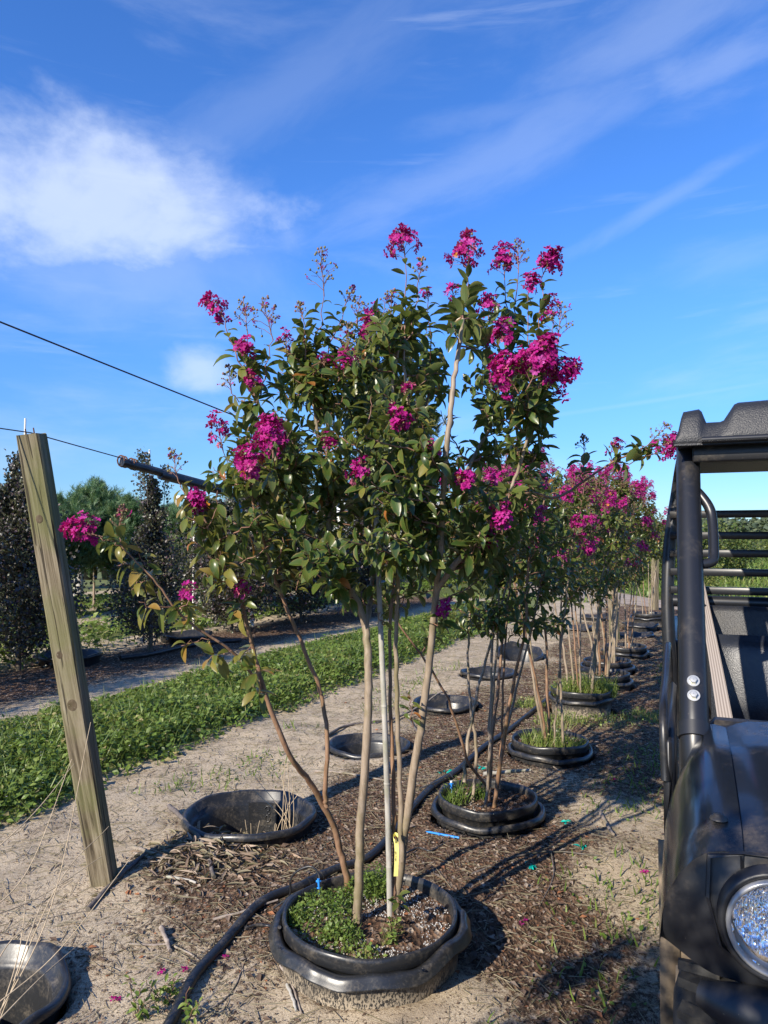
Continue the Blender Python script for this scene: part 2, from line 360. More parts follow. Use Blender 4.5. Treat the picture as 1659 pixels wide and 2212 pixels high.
M['blue'] = simple('blue_plastic', (0.03, 0.24, 0.72), 0.35, 0.15)
M['teal'] = simple('teal_tape', (0.0, 0.30, 0.24), 0.45, 0.3)
M['teal_hose'] = simple('teal_hose', (0.02, 0.14, 0.24), 0.35, 0.2)
M['white_pvc'] = simple('white_pvc', (0.72, 0.70, 0.65), 0.4, 0.08, 20)
M['yellow_tag'] = simple('yellow_tag', (0.80, 0.72, 0.22), 0.5, 0.06)
M['ink'] = simple('black_ink', (0.02, 0.02, 0.02), 0.6, 0.0)
M['wire'] = simple('wire', (0.035, 0.035, 0.04), 0.5, 0.2, spec=0.5)
M['rust'] = simple('rust', (0.10, 0.045, 0.025), 0.8, 0.4, 80, 0.4)
M['perlite'] = simple('perlite', (0.42, 0.41, 0.385), 0.8, 0.2)
# ------------------------------------------------------------------ the lie of the land
RA = R_(24.5); RD = np.array([math.sin(RA), math.cos(RA)]); RN = np.array([math.cos(RA), -math.sin(RA)])
def row_n(x, y): return x*RN[0]+y*RN[1]
def row_s(x, y): return x*RD[0]+y*RD[1]
def from_row(s, n): return np.array([RD[0]*s+RN[0]*n, RD[1]*s+RN[1]*n])
# pots: (x, y, rim height) read from where their rims stand in the photograph
FRONT = np.array([-0.05, 2.70])
def pot_at(px, py, z): g = G(px, py, z); return g[0], g[1]
FULL = [(*FRONT, 0.15), (*pot_at(1053, 1720, .11), .11), (*pot_at(1188, 1598, .09), .09), (*pot_at(1255, 1488, .18), .18),
        (*pot_at(1303, 1454, .13), .13), (*pot_at(1311, 1427, .10), .10), (*pot_at(1350, 1396, .11), .11), (*pot_at(1401, 1325, .20), .20)]
EMPTY = [(*pot_at(540, 1752, .075), .075), (*pot_at(797, 1604, .04), .04), (*pot_at(963, 1514, .06), .06), (*pot_at(1053, 1449, .06), .06),
         (*pot_at(1124, 1408, .08), .08), (*pot_at(-60, 2140, .05), .05), (*pot_at(1367, 1368, .05), .05), (*pot_at(1383, 1347, .08), .08), (*pot_at(1290, 1330, .05), .05), (*pot_at(1240, 1352, .06), .06)]
def H0(x, y):
    x = np.asarray(x, float); y = np.asarray(y, float); n = row_n(x, y)
    far = 1-sstep(13, 22, np.hypot(x, y))
    h = (fbm(x*1.1+5, y*1.1, 3)-0.5)*0.075 + (fbm(x*4, y*4, 9)-0.5)*0.026 + (fbm(x*13, y*13, 12, 3)-0.5)*0.012
    h = h - 0.03*np.exp(-((n+5.6)/0.5)**2) + 0.03*np.exp(-((n+4.1)/0.8)**2) - 0.02*np.exp(-((n+0.1)/0.4)**2)
    return h*far
def H(x, y):
    h = H0(x, y)
    for (px, py, rz) in FULL+EMPTY:
        r = np.hypot(x-px, y-py); h = np.where(r < 0.29, h-0.75*sstep(0.285, 0.245, r), h)
    return h
gx = np.concatenate([np.array([-700, -300, -120, -60, -30, -22]), np.arange(-16, -5, .25), np.arange(-5, 5, .035), np.arange(5, 20, .25), np.array([24, 30, 60, 120, 300, 700])])
gy = np.concatenate([np.array([-60, -20, -8, -4, -2, -1, -.4, 0]), np.arange(0.4, 1.4, .1), np.arange(1.4, 9.0, .035), np.arange(9.0, 15, .07), np.arange(15, 34, .3), np.array([36, 40, 50, 70, 110, 200, 400, 900])])
X, Y = np.meshgrid(gx, gy); Z = H(X, Y)
nn = row_n(X, Y); ss = row_s(X, Y); jit = (fbm(X*0.9, Y*0.9, 31)-0.5)
SANDY = [(820, 2190, .34), (120, 1960, .45), (330, 2150, .30), (60, 1830, .5), (1370, 1900, .30), (1340, 1760, .28), (700, 2150, .16), (960, 2170, .22)]
def mulch_shade_f(X, Y):
    nn = row_n(X, Y); jit = (fbm(X*0.9, Y*0.9, 31)-0.5); ss = row_s(X, Y)
    m = sstep(-2.75, -1.9, nn+jit*1.6)*(1-sstep(-0.62, -0.15, nn+jit*0.8)*0.45)
    m = np.maximum(m*(0.56+0.85*(fbm(X*1.7, Y*1.7, 44)-0.30)), 0.16+0.4*(fbm(X*2.2, Y*2.2, 47)-0.45))
    for px, py, r in SANDY: g = G(px, py); m = m*(1-.9*np.exp(-((X-g[0])**2+(Y-g[1])**2)/(r*r)))
    return np.maximum(m, 0.85*np.exp(-((nn+6.6)/0.9)**2))  # dark mulch band along the shrub path, painted in to deepen its shade
mulch = mulch_shade_f(X, Y)  # mulch cover together with the painted path shade
green = sstep(-4.95, -4.7, nn+jit*0.7)*(1-sstep(-3.75, -3.45, nn+jit*0.5))
green = np.maximum(green, sstep(16.5, 18.5, ss+jit)*(1-sstep(60, 500, ss)*0.2))
lane = sstep(-0.55, 0.1, nn+jit)*(0.25+0.9*sstep(0.45, 0.62, fbm(X*1.6+3, Y*1.6, 71))); green = np.maximum(green, lane*0.55)
green = np.maximum(green, sstep(-7.4, -8.2, nn)*sstep(0.40, 0.62, fbm(X*.7, nn*2.1, 77))); green = np.maximum(green, sstep(-14, -18, nn))
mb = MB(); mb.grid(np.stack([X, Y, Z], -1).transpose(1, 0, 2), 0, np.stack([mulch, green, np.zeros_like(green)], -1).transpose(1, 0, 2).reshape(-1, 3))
m, nt, b = new_mat('sandy_soil'); t = tintnode(nt); co = worldpos(nt)
fine = noise(nt, co, 190, 4, 0.7); mid = noise(nt, co, 38, 5, 0.65); big = noise(nt, co, 3.3, 5, 0.6)
sand = ramp(nt, fine, [(0.28, (0.22, 0.165, 0.105)), (0.46, (0.44, 0.355, 0.245)), (0.7, (0.62, 0.525, 0.385))])
sand = mix(nt, math_node(nt, 'MULTIPLY', maprange(nt, big, 0.45, 0.7), .7), sand, (0.30, 0.235, 0.165), 'MIX')
spk = maprange(nt, noise(nt, co, 120, 3, .6), .56, .64); sand = mix(nt, math_node(nt, 'MULTIPLY', spk, .75), sand, (0.13, 0.09, 0.062))
vor = nt.nodes.new('ShaderNodeTexVoronoi'); vor.inputs['Scale'].default_value = 75; vor.inputs['Randomness'].default_value = 1; nt.links.new(vmul(nt, co, (1, 0.55, 1), rot=(0, 0, .5)), vor.inputs['Vector'])
sepc = nt.nodes.new('ShaderNodeSeparateColor'); nt.links.new(vor.outputs['Color'], sepc.inputs[0])
chips = ramp(nt, sepc.outputs[0], [(0.0, (0.028, 0.018, 0.012)), (0.45, (0.085, 0.048, 0.029)), (0.75, (0.16, 0.092, 0.055)), (0.93, (0.24, 0.165, 0.11)), (1.0, (0.38, 0.31, 0.24))])
chips = mix(nt, maprange(nt, mid, 0.5, 0.75), chips, (0.10, 0.07, 0.048))
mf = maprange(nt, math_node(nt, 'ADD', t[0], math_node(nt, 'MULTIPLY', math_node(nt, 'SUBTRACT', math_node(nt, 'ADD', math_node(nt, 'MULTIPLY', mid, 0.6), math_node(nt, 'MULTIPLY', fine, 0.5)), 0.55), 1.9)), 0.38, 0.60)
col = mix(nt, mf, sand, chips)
grn = ramp(nt, noise(nt, co, 16, 5, 0.7), [(0.3, (0.05, 0.075, 0.018)), (0.55, (0.10, 0.14, 0.030)), (0.75, (0.17, 0.18, 0.06))])
gf = maprange(nt, math_node(nt, 'ADD', t[1], math_node(nt, 'MULTIPLY', math_node(nt, 'SUBTRACT', mid, 0.5), 1.0)), 0.35, 0.7)
col = mix(nt, math_node(nt, 'MULTIPLY', gf, 0.85), col, grn)
setp(nt, b, color=col, rough=0.95, spec=0.15)
bump(nt, b, math_node(nt, 'ADD', math_node(nt, 'MULTIPLY', fine, 0.6), math_node(nt, 'ADD', mid, math_node(nt, 'MULTIPLY', math_node(nt, 'MULTIPLY', vor.outputs['Distance'], mf), 2.0))), 0.6, 0.010)
M['soil'] = m
ground = mb.build('ground', m); ground['kind'] = 'structure'
# dirt road that crosses behind the rows
up = [(1110, 1262), (1154, 1258), (1300, 1275), (1439, 1298), (1550, 1308), (1700, 1318), (1900, 1325)]
lo = [(1105, 1285), (1143, 1292), (1300, 1301), (1439, 1315), (1560, 1327), (1760, 1345), (2000, 1362)]
U = catmull([G(*p) for p in up], 8); L = catmull([G(*p) for p in lo], 8); P = np.stack([L*(1-q)+U*q for q in np.linspace(0, 1, 7)])
P[..., 2] = 0.008+0.02*(fbm(P[..., 0], P[..., 1], 5)-0.3); P[0, :, 2] = P[-1, :, 2] = 0.004
m, nt, b = new_mat('dirt_road'); co = worldpos(nt)
setp(nt, b, color=ramp(nt, noise(nt, co, 5, 8, 0.7), [(0.3, (0.20, 0.16, 0.125)), (0.5, (0.33, 0.27, 0.215)), (0.7, (0.44, 0.375, 0.30))]), rough=0.95, spec=0.1); bump(nt, b, noise(nt, co, 30, 5), 0.5, 0.02)
rd = MB().grid(P).build('dirt_road', m); rd['kind'] = 'structure'
rng = np.random.default_rng(11)
# ------------------------------------------------------------------ leaf shapes
def leaf_T(curl, fold, wid, rows=6, twist=0.0):
    t = np.linspace(0, 1, rows); w = wid*np.maximum(np.sin(np.pi*np.clip(t*0.94+0.03, 0, 1))**0.8, 0.05)
    V = []; C = []
    for i, q in enumerate(t):
        y = np.sin(curl*q)/max(curl, 1e-3); z = -(1-np.cos(curl*q))/max(curl, 1e-3)
        for sx in (-1, 0, 1):
            V.append([sx*w[i]*0.5*np.cos(twist*q), y, z+fold*abs(sx)*w[i]*0.5+sx*w[i]*0.5*np.sin(twist*q)]); C.append([0, abs(sx), q])
    f = [[3*i+j, 3*i+j+1, 3*i+j+4, 3*i+j+3] for i in range(rows-1) for j in (0, 1)]
    return np.array(V), np.array(f), np.array(C)
_LT = [leaf_T(c, f, w, 6, tw) for c, f, w, tw in ((0.35, 0.35, .44, .1), (0.7, .5, .42, -.2), (1.1, .6, .40, .3), (0.5, .25, .48, 0), (1.5, .7, .38, -.3), (0.2, .4, .46, .15))]
LT = np.array([q[0] for q in _LT]); LF = _LT[0][1]; LC = _LT[0][2]
D4 = np.array([[0, 0, 0], [-.26, .42, .07], [0, .5, 0], [.26, .42, .07], [0, 1, -.12]]); D4F = np.array([[0, 2, 1], [0, 3, 2], [1, 2, 4], [2, 3, 4]])
BL = np.array([[-.05, 0, 0], [.05, 0, 0], [.04, .5, .06], [-.04, .5, .06], [0, 1, -.05], [0, 1.0, -.051]]); BLF = np.array([[0, 1, 2, 3], [3, 2, 4, 5]])
def rand_dirs(n, rng, zlo=-1, zhi=1):
    z = rng.uniform(zlo, zhi, n); a = rng.uniform(0, 2*np.pi, n); r = np.sqrt(np.maximum(0, 1-z*z)); return np.stack([r*np.cos(a), r*np.sin(a), z], -1)
# ------------------------------------------------------------------ ground litter, weeds and grass
def litter():
    n = 52000; s = 1.2+rng.random(n)**1.4*13; nn = rng.normal(-1.35, 0.75, n); p = from_row(s, nn).T
    x, y = p[:, 0], p[:, 1]; k = (np.abs(x) < 0.62*y+0.4) & (mulch_shade_f(x, y)+rng.normal(0, .12, n) > 0.34); x, y = x[k], y[k]; n = len(x)
    for (a, c, rz) in FULL+EMPTY:
        r = np.hypot(x-a, y-c); x = np.where(r < .31, 50, x)
    k = x < 40; x, y = x[k], y[k]; n = len(x); z = H(x, y)+0.004
    d = rand_dirs(n, rng, -.18, .25); upv = unit(np.stack([rng.normal(0, .35, n), rng.normal(0, .35, n), np.ones(n)], -1))
    L = rng.lognormal(-4.1, 0.45, n).clip(.006, .07)
    mb = MB(); tin = np.where(rng.random(n) < .06, 1.0, rng.random(n)**1.7*0.75)
    spread(mb, D4, D4F, np.stack([x, y, z], -1), frames(d, upv), np.stack([L*.9, L, L], -1), 0, tin)
    o = mb.build('mulch_litter', M['dryleaf'], smooth=False); tag(o, 'brown bark mulch and dead leaf bits strewn along the pot row', 'mulch', kind='stuff')
    n = 120000; s = 1.0+rng.random(n)**1.5*11; nn = rng.uniform(-3.5, 0.4, n); p = from_row(s, nn).T; x, y = p[:, 0], p[:, 1]
    for (a, c, rz) in FULL+EMPTY: x = np.where(np.hypot(x-a, y-c) < .31, 50, x)
    k = (x < 40) & (np.abs(x) < .62*y+.4) & (fbm(x*2.3, y*2.3, 19)+rng.normal(0, .16, n) > .44); x, y = x[k], y[k]; n = len(x); L = rng.lognormal(-4.85, .45, n).clip(.003, .028)
    mb = MB(); spread(mb, D4, D4F, np.stack([x, y, H(x, y)+.002], -1), frames(rand_dirs(n, rng, -.1, .2), unit(np.stack([rng.normal(0, .3, n), rng.normal(0, .3, n), np.ones(n)], -1))), np.stack([L*.8, L, L], -1), 0, rng.random(n)**1.5*.6)
    tag(mb.build('sand_specks', M['dryleaf'], smooth=False), 'fine dark leaf crumbs scattered over the pale sand', 'leaf litter', kind='stuff')
    n = 27000; s = 1.0+rng.random(n)**1.25*13; nn = rng.uniform(-3.4, 0.3, n); p = from_row(s, nn).T; x, y = p[:, 0], p[:, 1]
    for (a, c, rz) in FULL+EMPTY: x = np.where(np.hypot(x-a, y-c) < .36, 50, x)
    k = (x < 40) & (np.abs(x) < .62*y+.4); x, y = x[k], y[k]; n = len(x)
    d = rand_dirs(n, rng, -.06, .10); L = rng.lognormal(-3.0, .6, n).clip(.015, .28)
    tw = np.array([[-.5, 0, 0], [.5, 0, 0], [0, 0, .9], [-.5, .5, .0], [.5, .5, 0], [0, .5, .9], [-.3, 1, 0], [.3, 1, 0], [0, 1, .6]])
    tf = np.array([[0, 3, 5, 2], [2, 5, 4, 1], [3, 6, 8, 5], [5, 8, 7, 4]]); wd = rng.uniform(.0012, .003, n)
    mb = MB(); spread(mb, tw, tf, np.stack([x, y, H(x, y)+.003], -1), frames(d, (0, 0, 1)), np.stack([wd, L, wd], -1), 0, .25+rng.random(n)*.6)
    o = mb.build('twig_litter', M['dryleaf']); tag(o, 'thin dry twigs and pine straw lying on the sand', 'twigs', kind='stuff')
litter()
def ground_cover():
    def clump(n, s0, s1, n0, n1, size, mat, name, label, cat, hgt, dens=None, blade=0.0, tmul=1.0):
        s = s0+(s1-s0)*rng.random(n)**1.25; q = rng.uniform(n0, n1, n); p = from_row(s, q).T; x, y = p[:, 0], p[:, 1]
        k = (np.abs(x) < .60*y+.6) & (y > .5)
        e = np.minimum(q-n0, n1-q)/0.35; k &= rng.random(n) < np.clip(e+fbm(x*2.1, y*2.1, 61)-0.35, 0.03, 1)
        if dens is not None: k &= dens(x, y) > rng.random(n)
        for (a, c, rz) in FULL+EMPTY: k &= np.hypot(x-a, y-c) > .38
        x, y, q = x[k], y[k], q[k]; n = len(x); base = H(x, y); hh = hgt*(0.35+1.3*fbm(x*2.7, y*2.7, 66))*np.clip(np.minimum(q-n0, n1-q)/.25, .25, 1)
        z = base+hh*rng.random(n)**.6; dd = rand_dirs(n, rng, -.1, .75); sz = size*(0.55+.9*rng.random(n))*(1+np.hypot(x, y)*.03)
        tin = np.clip(rng.normal(.5, .22, n)*tmul+(fbm(x*1.5, y*1.5, 81)-.5)*.7, 0, .95); tin = np.where(rng.random(n) < .02, 1, tin)
        mb = MB(); isb = rng.random(n) < blade; upv = unit(np.stack([rng.normal(0, .5, n), rng.normal(0, .5, n), np.ones(n)], -1))
        P = np.stack([x, y, z], -1); 
        if (~isb).any(): spread(mb, D4, D4F, P[~isb], frames(dd[~isb], upv[~isb]), np.stack([sz*1.25, sz, sz], -1)[~isb], 0, tin[~isb])
        if isb.any():
            Pb = P[isb].copy(); Pb[:, 2] = base[isb]; db = unit(dd[isb]*.6+np.array([0, 0, .8])); L = (hh[isb]+.03)*(.6+rng.random(isb.sum()))
            spread(mb, BL, BLF, Pb, frames(db, upv[isb]), np.stack([np.full_like(L, .06+.02*size/.03), L, L], -1), 0, tin[isb])
        o = mb.build(name, mat, smooth=False); tag(o, label, cat, kind='stuff'); return x, y, z
    xs, ys, zs = clump(90000, 1.5, 15, -5.05, -3.35, .036, M['weed'], 'weed_strip', 'low bright green leafy weeds in a strip between the rows', 'weeds', .13, None, .22)
    k = rng.choice(len(xs), 900, replace=False); mb = MB()
    fl = np.array([[-1, 0, 0], [0, -1, 0], [1, 0, 0], [0, 1, 0]])*.5; fpos = np.stack([xs[k], ys[k], zs[k]+.035], -1)
    spread(mb, fl, np.array([[0, 1, 2, 3]]), fpos, frames(rand_dirs(900, rng, -.3, .3), (0, 0, 1)), rng.uniform(.007, .013, 900))
    tag(mb.build('white_weed_flower_bed', M['perlite']), 'tiny white flowers sprinkled over the green weed strip', 'flowers', kind='stuff')
    clump(16000, 1.2, 12, -0.75, 1.6, .02, M['weed'], 'lane_grass', 'thin patchy grass in the shaded lane beside the vehicle', 'grass', .016, lambda x, y: sstep(.46, .62, fbm(x*1.6+3, y*1.6, 71)), .6, .8)
    clump(2600, 2.5, 9, -3.3, -2.4, .02, M['weed'], 'sand_grass', 'sparse grey green grass creeping over the pale sand', 'grass', .03, lambda x, y: sstep(.58, .70, fbm(x*1.3, y*1.3, 73)), .6)
    clump(40000, 5, 26, -14, -7.3, .07, M['weed'], 'rear_grass', 'grass growing in bands between the background shrub rows', 'grass', .10, lambda x, y: .1+.9*sstep(.42, .6, fbm(x*.7, row_n(x, y)*2.1, 77)), .4)
    clump(3000, 4, 8.4, -8.2, -7.2, .07, M['weed'], 'corner_weeds', 'bright green weeds at the foot of the dark shrubs', 'weeds', .35, lambda x, y: sstep(-3.2, -4.6, x), .1)
    # field beyond the road
    n = 60000; x = rng.uniform(-2, 34, n); y = 15+45*rng.random(n)**1.5; s = row_s(x, y); k = (s > 17.2) & (x < .58*y+2) & (x > .08*y)
    x, y = x[k], y[k]; n = len(x); sz = .05+.008*y
    pu = np.array([829.5+FPX*x/y, 1160+FPX*1.5/y]).T; uy = np.interp(pu[:, 0], [p[0] for p in up], [p[1] for p in up]); ly = np.interp(pu[:, 0], [p[0] for p in lo], [p[1] for p in lo])
    k = (pu[:, 1] < uy-1) | (pu[:, 1] > ly+1); x, y, sz = x[k], y[k], sz[k]; n = len(x)
    mb = MB(); spread(mb, BL, BLF, np.stack([x, y, np.zeros(n)], -1), frames(unit(rand_dirs(n, rng, .3, 1)), (0, 0, 1)), np.stack([sz*2.2, sz, sz], -1), 0, np.clip(rng.normal(.6, .2, n)+(fbm(x*.4, y*.4, 5)-.5)*.8, 0, .97))
    tag(mb.build('field_grass', M['weed'], smooth=False), 'sunlit mown grass in the field beyond the dirt road', 'grass', kind='stuff')
ground_cover()
# ------------------------------------------------------------------ crape myrtle builder
class Crape:
    def __init__(s, seed): s.rng = np.random.default_rng(seed); s.leaf = []; s.br = []; s.pan = []; s.nodes = []
    def limb(s, pts, r0, r1, n=7, wob=0.003):
        P = catmull(pts, n); P[1:-1] += s.rng.normal(0, wob, P[1:-1].shape)*np.array([1, 1, .3]); r = np.linspace(r0, r1, len(P))
        r = r*(1+.10*np.maximum(0, s.rng.normal(-.3, .5, len(r)))); 
        for p, q in zip(P, r): s.nodes.append((*p, q))
        return P, r
    def shoot(s, a, b, leaves=True, f0=.22, size=.07, bend=.5, r0=None, sp=.03, tint=0.32, droop=.02):
        a = np.asarray(a, float); b = np.asarray(b, float); rng = s.rng; L = np.linalg.norm(b-a)
        c = np.array([a[0]*(1-.75)+b[0]*.75, a[1]*.25+b[1]*.75, a[2]*(1-bend)+b[2]*bend])
        t = np.linspace(0, 1, 9)[:, None]; P = (1-t)**2*a+2*t*(1-t)*c+t*t*b; P[1:-1] += rng.normal(0, .006, (7, 3))
        r = np.linspace(r0 or .0022+.0042*min(L, .8), .0013, 9); s.br.append((P, r))
        seg = np.linalg.norm(np.diff(P, axis=0), axis=1); cum = np.concatenate([[0], np.cumsum(seg)])
        if leaves:
            d = f0*L; k = 0; ph = rng.random()*6.28
            while d < cum[-1]*.985:
                p = np.array([np.interp(d, cum, P[:, i]) for i in range(3)]); T = unit(np.array([np.interp(min(d+.01, cum[-1]), cum, P[:, i]) for i in range(3)])-p+1e-6)
                e1 = unit(np.cross(T, [0.3, .1, 1.0])); e2 = np.cross(T, e1); f = d/cum[-1]
                for sg in (0, math.pi):
                    if rng.random() < .12: continue
                    A = ph+sg+rng.normal(0, .35); rad = math.cos(A)*e1+math.sin(A)*e2
                    dr = unit(rad*.9+T*rng.uniform(.1, .6)+np.array([0, 0, -droop+rng.normal(0, .15)])); nrm = unit(T*.55+np.array([0, 0, .7])+rng.normal(0, .22, 3))
                    sz = size*(.62+.5*math.sin(math.pi*min(1, f*.9+.1)))*rng.uniform(.75, 1.15)
                    ti = np.clip(rng.normal(tint, .17), 0, .9); ti = 1.0 if rng.random() < .012 else ti
                    s.leaf.append((p+dr*.006, dr, nrm, sz, ti))
                ph += 1.57+rng.normal(0, .4); d += sp*rng.uniform(.7, 1.35)
        return P
    def panicle(s, p, d, size, kind='F', full=1.0): s.pan.append((np.asarray(p, float), unit(np.asarray(d, float)), size, kind, full))
    def fill(s, tips, maxlen=.5, zdrop=.08, **kw):
        nd = np.array(s.nodes)
        for q in tips:
            dd = nd[:, :3]-q; dist = np.linalg.norm(dd, axis=1)+np.where(nd[:, 2] > q[2]-zdrop, 2.0, 0)+np.maximum(0, dist_h(dd)-.35)*.5
            i = np.argmin(dist); a = nd[i, :3]
            if np.linalg.norm(a-q) > maxlen*1.7: continue
            P = s.shoot(a, q, **kw)
            for k in (3, 5, 6): s.nodes.append((*P[k], .003))
    def finish(s, root, ntop, trunks, near=True, lab=True):
        rng = s.rng
        for k, (P, r, mat, seg) in enumerate(trunks):
            MB().tube(P, r, seg).build('trunk', mat, root)
        mb = MB()
        for P, r in s.br: mb.tube(P, r, 5, cap=False)
        mb.build('twig_work', M['stem'], root, kind='stuff')
        L = s.leaf; pos = np.array([l[0] for l in L]); dr = np.array([l[1] for l in L]); nm = np.array([l[2] for l in L]); sz = np.array([l[3] for l in L]); ti = np.array([l[4] for l in L])
        R = frames(dr, nm); score = sz/np.maximum(.3, pos[:, 1])
        order = np.argsort(-score); top = order[:ntop]; rest = order[ntop:]
        mb = MB(); spread(mb, LT, LF, pos[rest], R[rest], sz[rest], 0, ti[rest], LC); mb.build('foliage', M['leaf'], root, kind='stuff')
        for i in top:
            k = rng.integers(len(LT)); tq = int(round(ti[i]*7)); me = leaf_mesh(k, tq)
            o = bpy.data.objects.new('leaf', me); COL.objects.link(o); attach(o, root)
            mt = Matrix([[*(R[i][0]*sz[i]), pos[i][0]], [*(R[i][1]*sz[i]), pos[i][1]], [*(R[i][2]*sz[i]), pos[i][2]], [0, 0, 0, 1]]); o.matrix_basis = mt
        for (p, d, size, kind, full) in s.pan: panicle_mesh(p, d, size, kind, full, rng).build('flower_cluster' if kind == 'F' else 'seed_cluster', [M['stem'], M['petal'], M['capsule']], root)
def dist_h(dd): return np.hypot(dd[:, 0], dd[:, 1])
_lm = {}
def leaf_mesh(k, tq):
    if (k, tq) not in _lm:
        mb = MB(); c = LC.copy(); c[:, 0] = tq/7; mb.add(LT[k], LF, 0, c); _lm[(k, tq)] = mb.mesh('leaf', M['leaf'])
    return _lm[(k, tq)]
def floret_T(rng):
    V = []; F = []
    for k in range(6):
        a = k*math.pi/3+rng.normal(0, .15); u = np.array([math.cos(a), math.sin(a), 0]); w = np.array([-u[1], u[0], 0]); h = rng.uniform(.05, .5); b = len(V)
        V += [u*.12, u*.55+w*.34+[0, 0, h*.8+rng.normal(0, .15)], u*1.0+w*.16+[0, 0, h+rng.normal(0, .2)], u*1.02-w*.2+[0, 0, h*.7+rng.normal(0, .2)], u*.6-w*.36+[0, 0, h*.6+rng.normal(0, .15)]]
        F += [[b, b+1, b+2], [b, b+2, b+3], [b, b+3, b+4]]
    return np.array(V), np.array(F)
_fr = np.random.default_rng(5); FL = [floret_T(_fr) for _ in range(6)]; FLT = np.array([f[0] for f in FL]); FLF = FL[0][1]
def panicle_mesh(p, d, size, kind, full, rng):
    mb = MB(); n = int(9+5*full); ax = [p+d*size*t+rng.normal(0, .004, 3)*t for t in np.linspace(0, 1, 6)]; mb.tube(ax, np.linspace(.0022, .0008, 6), 5, 0, False)
    e1 = unit(np.cross(d, [.2, .3, 1.0])); e2 = np.cross(d, e1); ends = []
    for k in range(n):
        f = .12+.86*k/n; q = p+d*size*f; a = k*2.4+rng.normal(0, .3); L = size*(.42*(1-f)+.10)*rng.uniform(.7, 1.2)
        rd = unit((math.cos(a)*e1+math.sin(a)*e2)*.85+d*.55+np.array([0, 0, .1])); e = q+rd*L; mb.tube([q, (q+e)/2+d*.006, e], [.0012, .001, .0007], 4, 0, False); ends.append((e, rd))
        for j in range(2):
            r2 = unit(rd+rng.normal(0, .6, 3)); e3 = q+rd*L*rng.uniform(.4, .8); mb.tube([e3, e3+r2*L*.4], [.0008, .0006], 4, 0, False); ends.append((e3+r2*L*.4, r2))
    ends.append((p+d*size, d)); E = np.array([e[0] for e in ends]); D = np.array([e[1] for e in ends])
    if kind == 'F':
        nf = int(105*full*(size/.14)**1.2); i = rng.integers(len(E), size=nf); P = E[i]+rng.normal(0, .011, (nf, 3)).clip(-.018, .018); ctr = p+d*size*.5
        dd = unit((P-ctr)+D[i]*.03+np.array([0, 0, .01])); R = frames(unit(np.cross(dd, rng.normal(0, 1, (nf, 3)))), dd)
        spread(mb, FLT, FLF, P, R, rng.uniform(.010, .0155, nf), 1, np.clip(rng.normal(.45, .25, nf), 0, .95)+np.where(rng.random(nf) < .008, 1, 0))
        cap = rng.random(len(E)) < .22
    else:
        cap = rng.random(len(E)) < .75; i = rng.integers(len(E), size=int(9*full)); P = E[i]+rng.normal(0, .006, (len(i), 3))
        spread(mb, FLT, FLF, P, frames(rand_dirs(len(i), rng), (0, 0, 1)), rng.uniform(.006, .009, len(i)), 1, rng.random(len(i))*.9)
    for q, dq in zip(E[cap], D[cap]): mb.ball(q+dq*.003, (.0040, .0040, .0050) if rng.random() < .6 else (.0028,)*3, 2 if rng.random() < .75 else 0, 6, 4)
    return mb
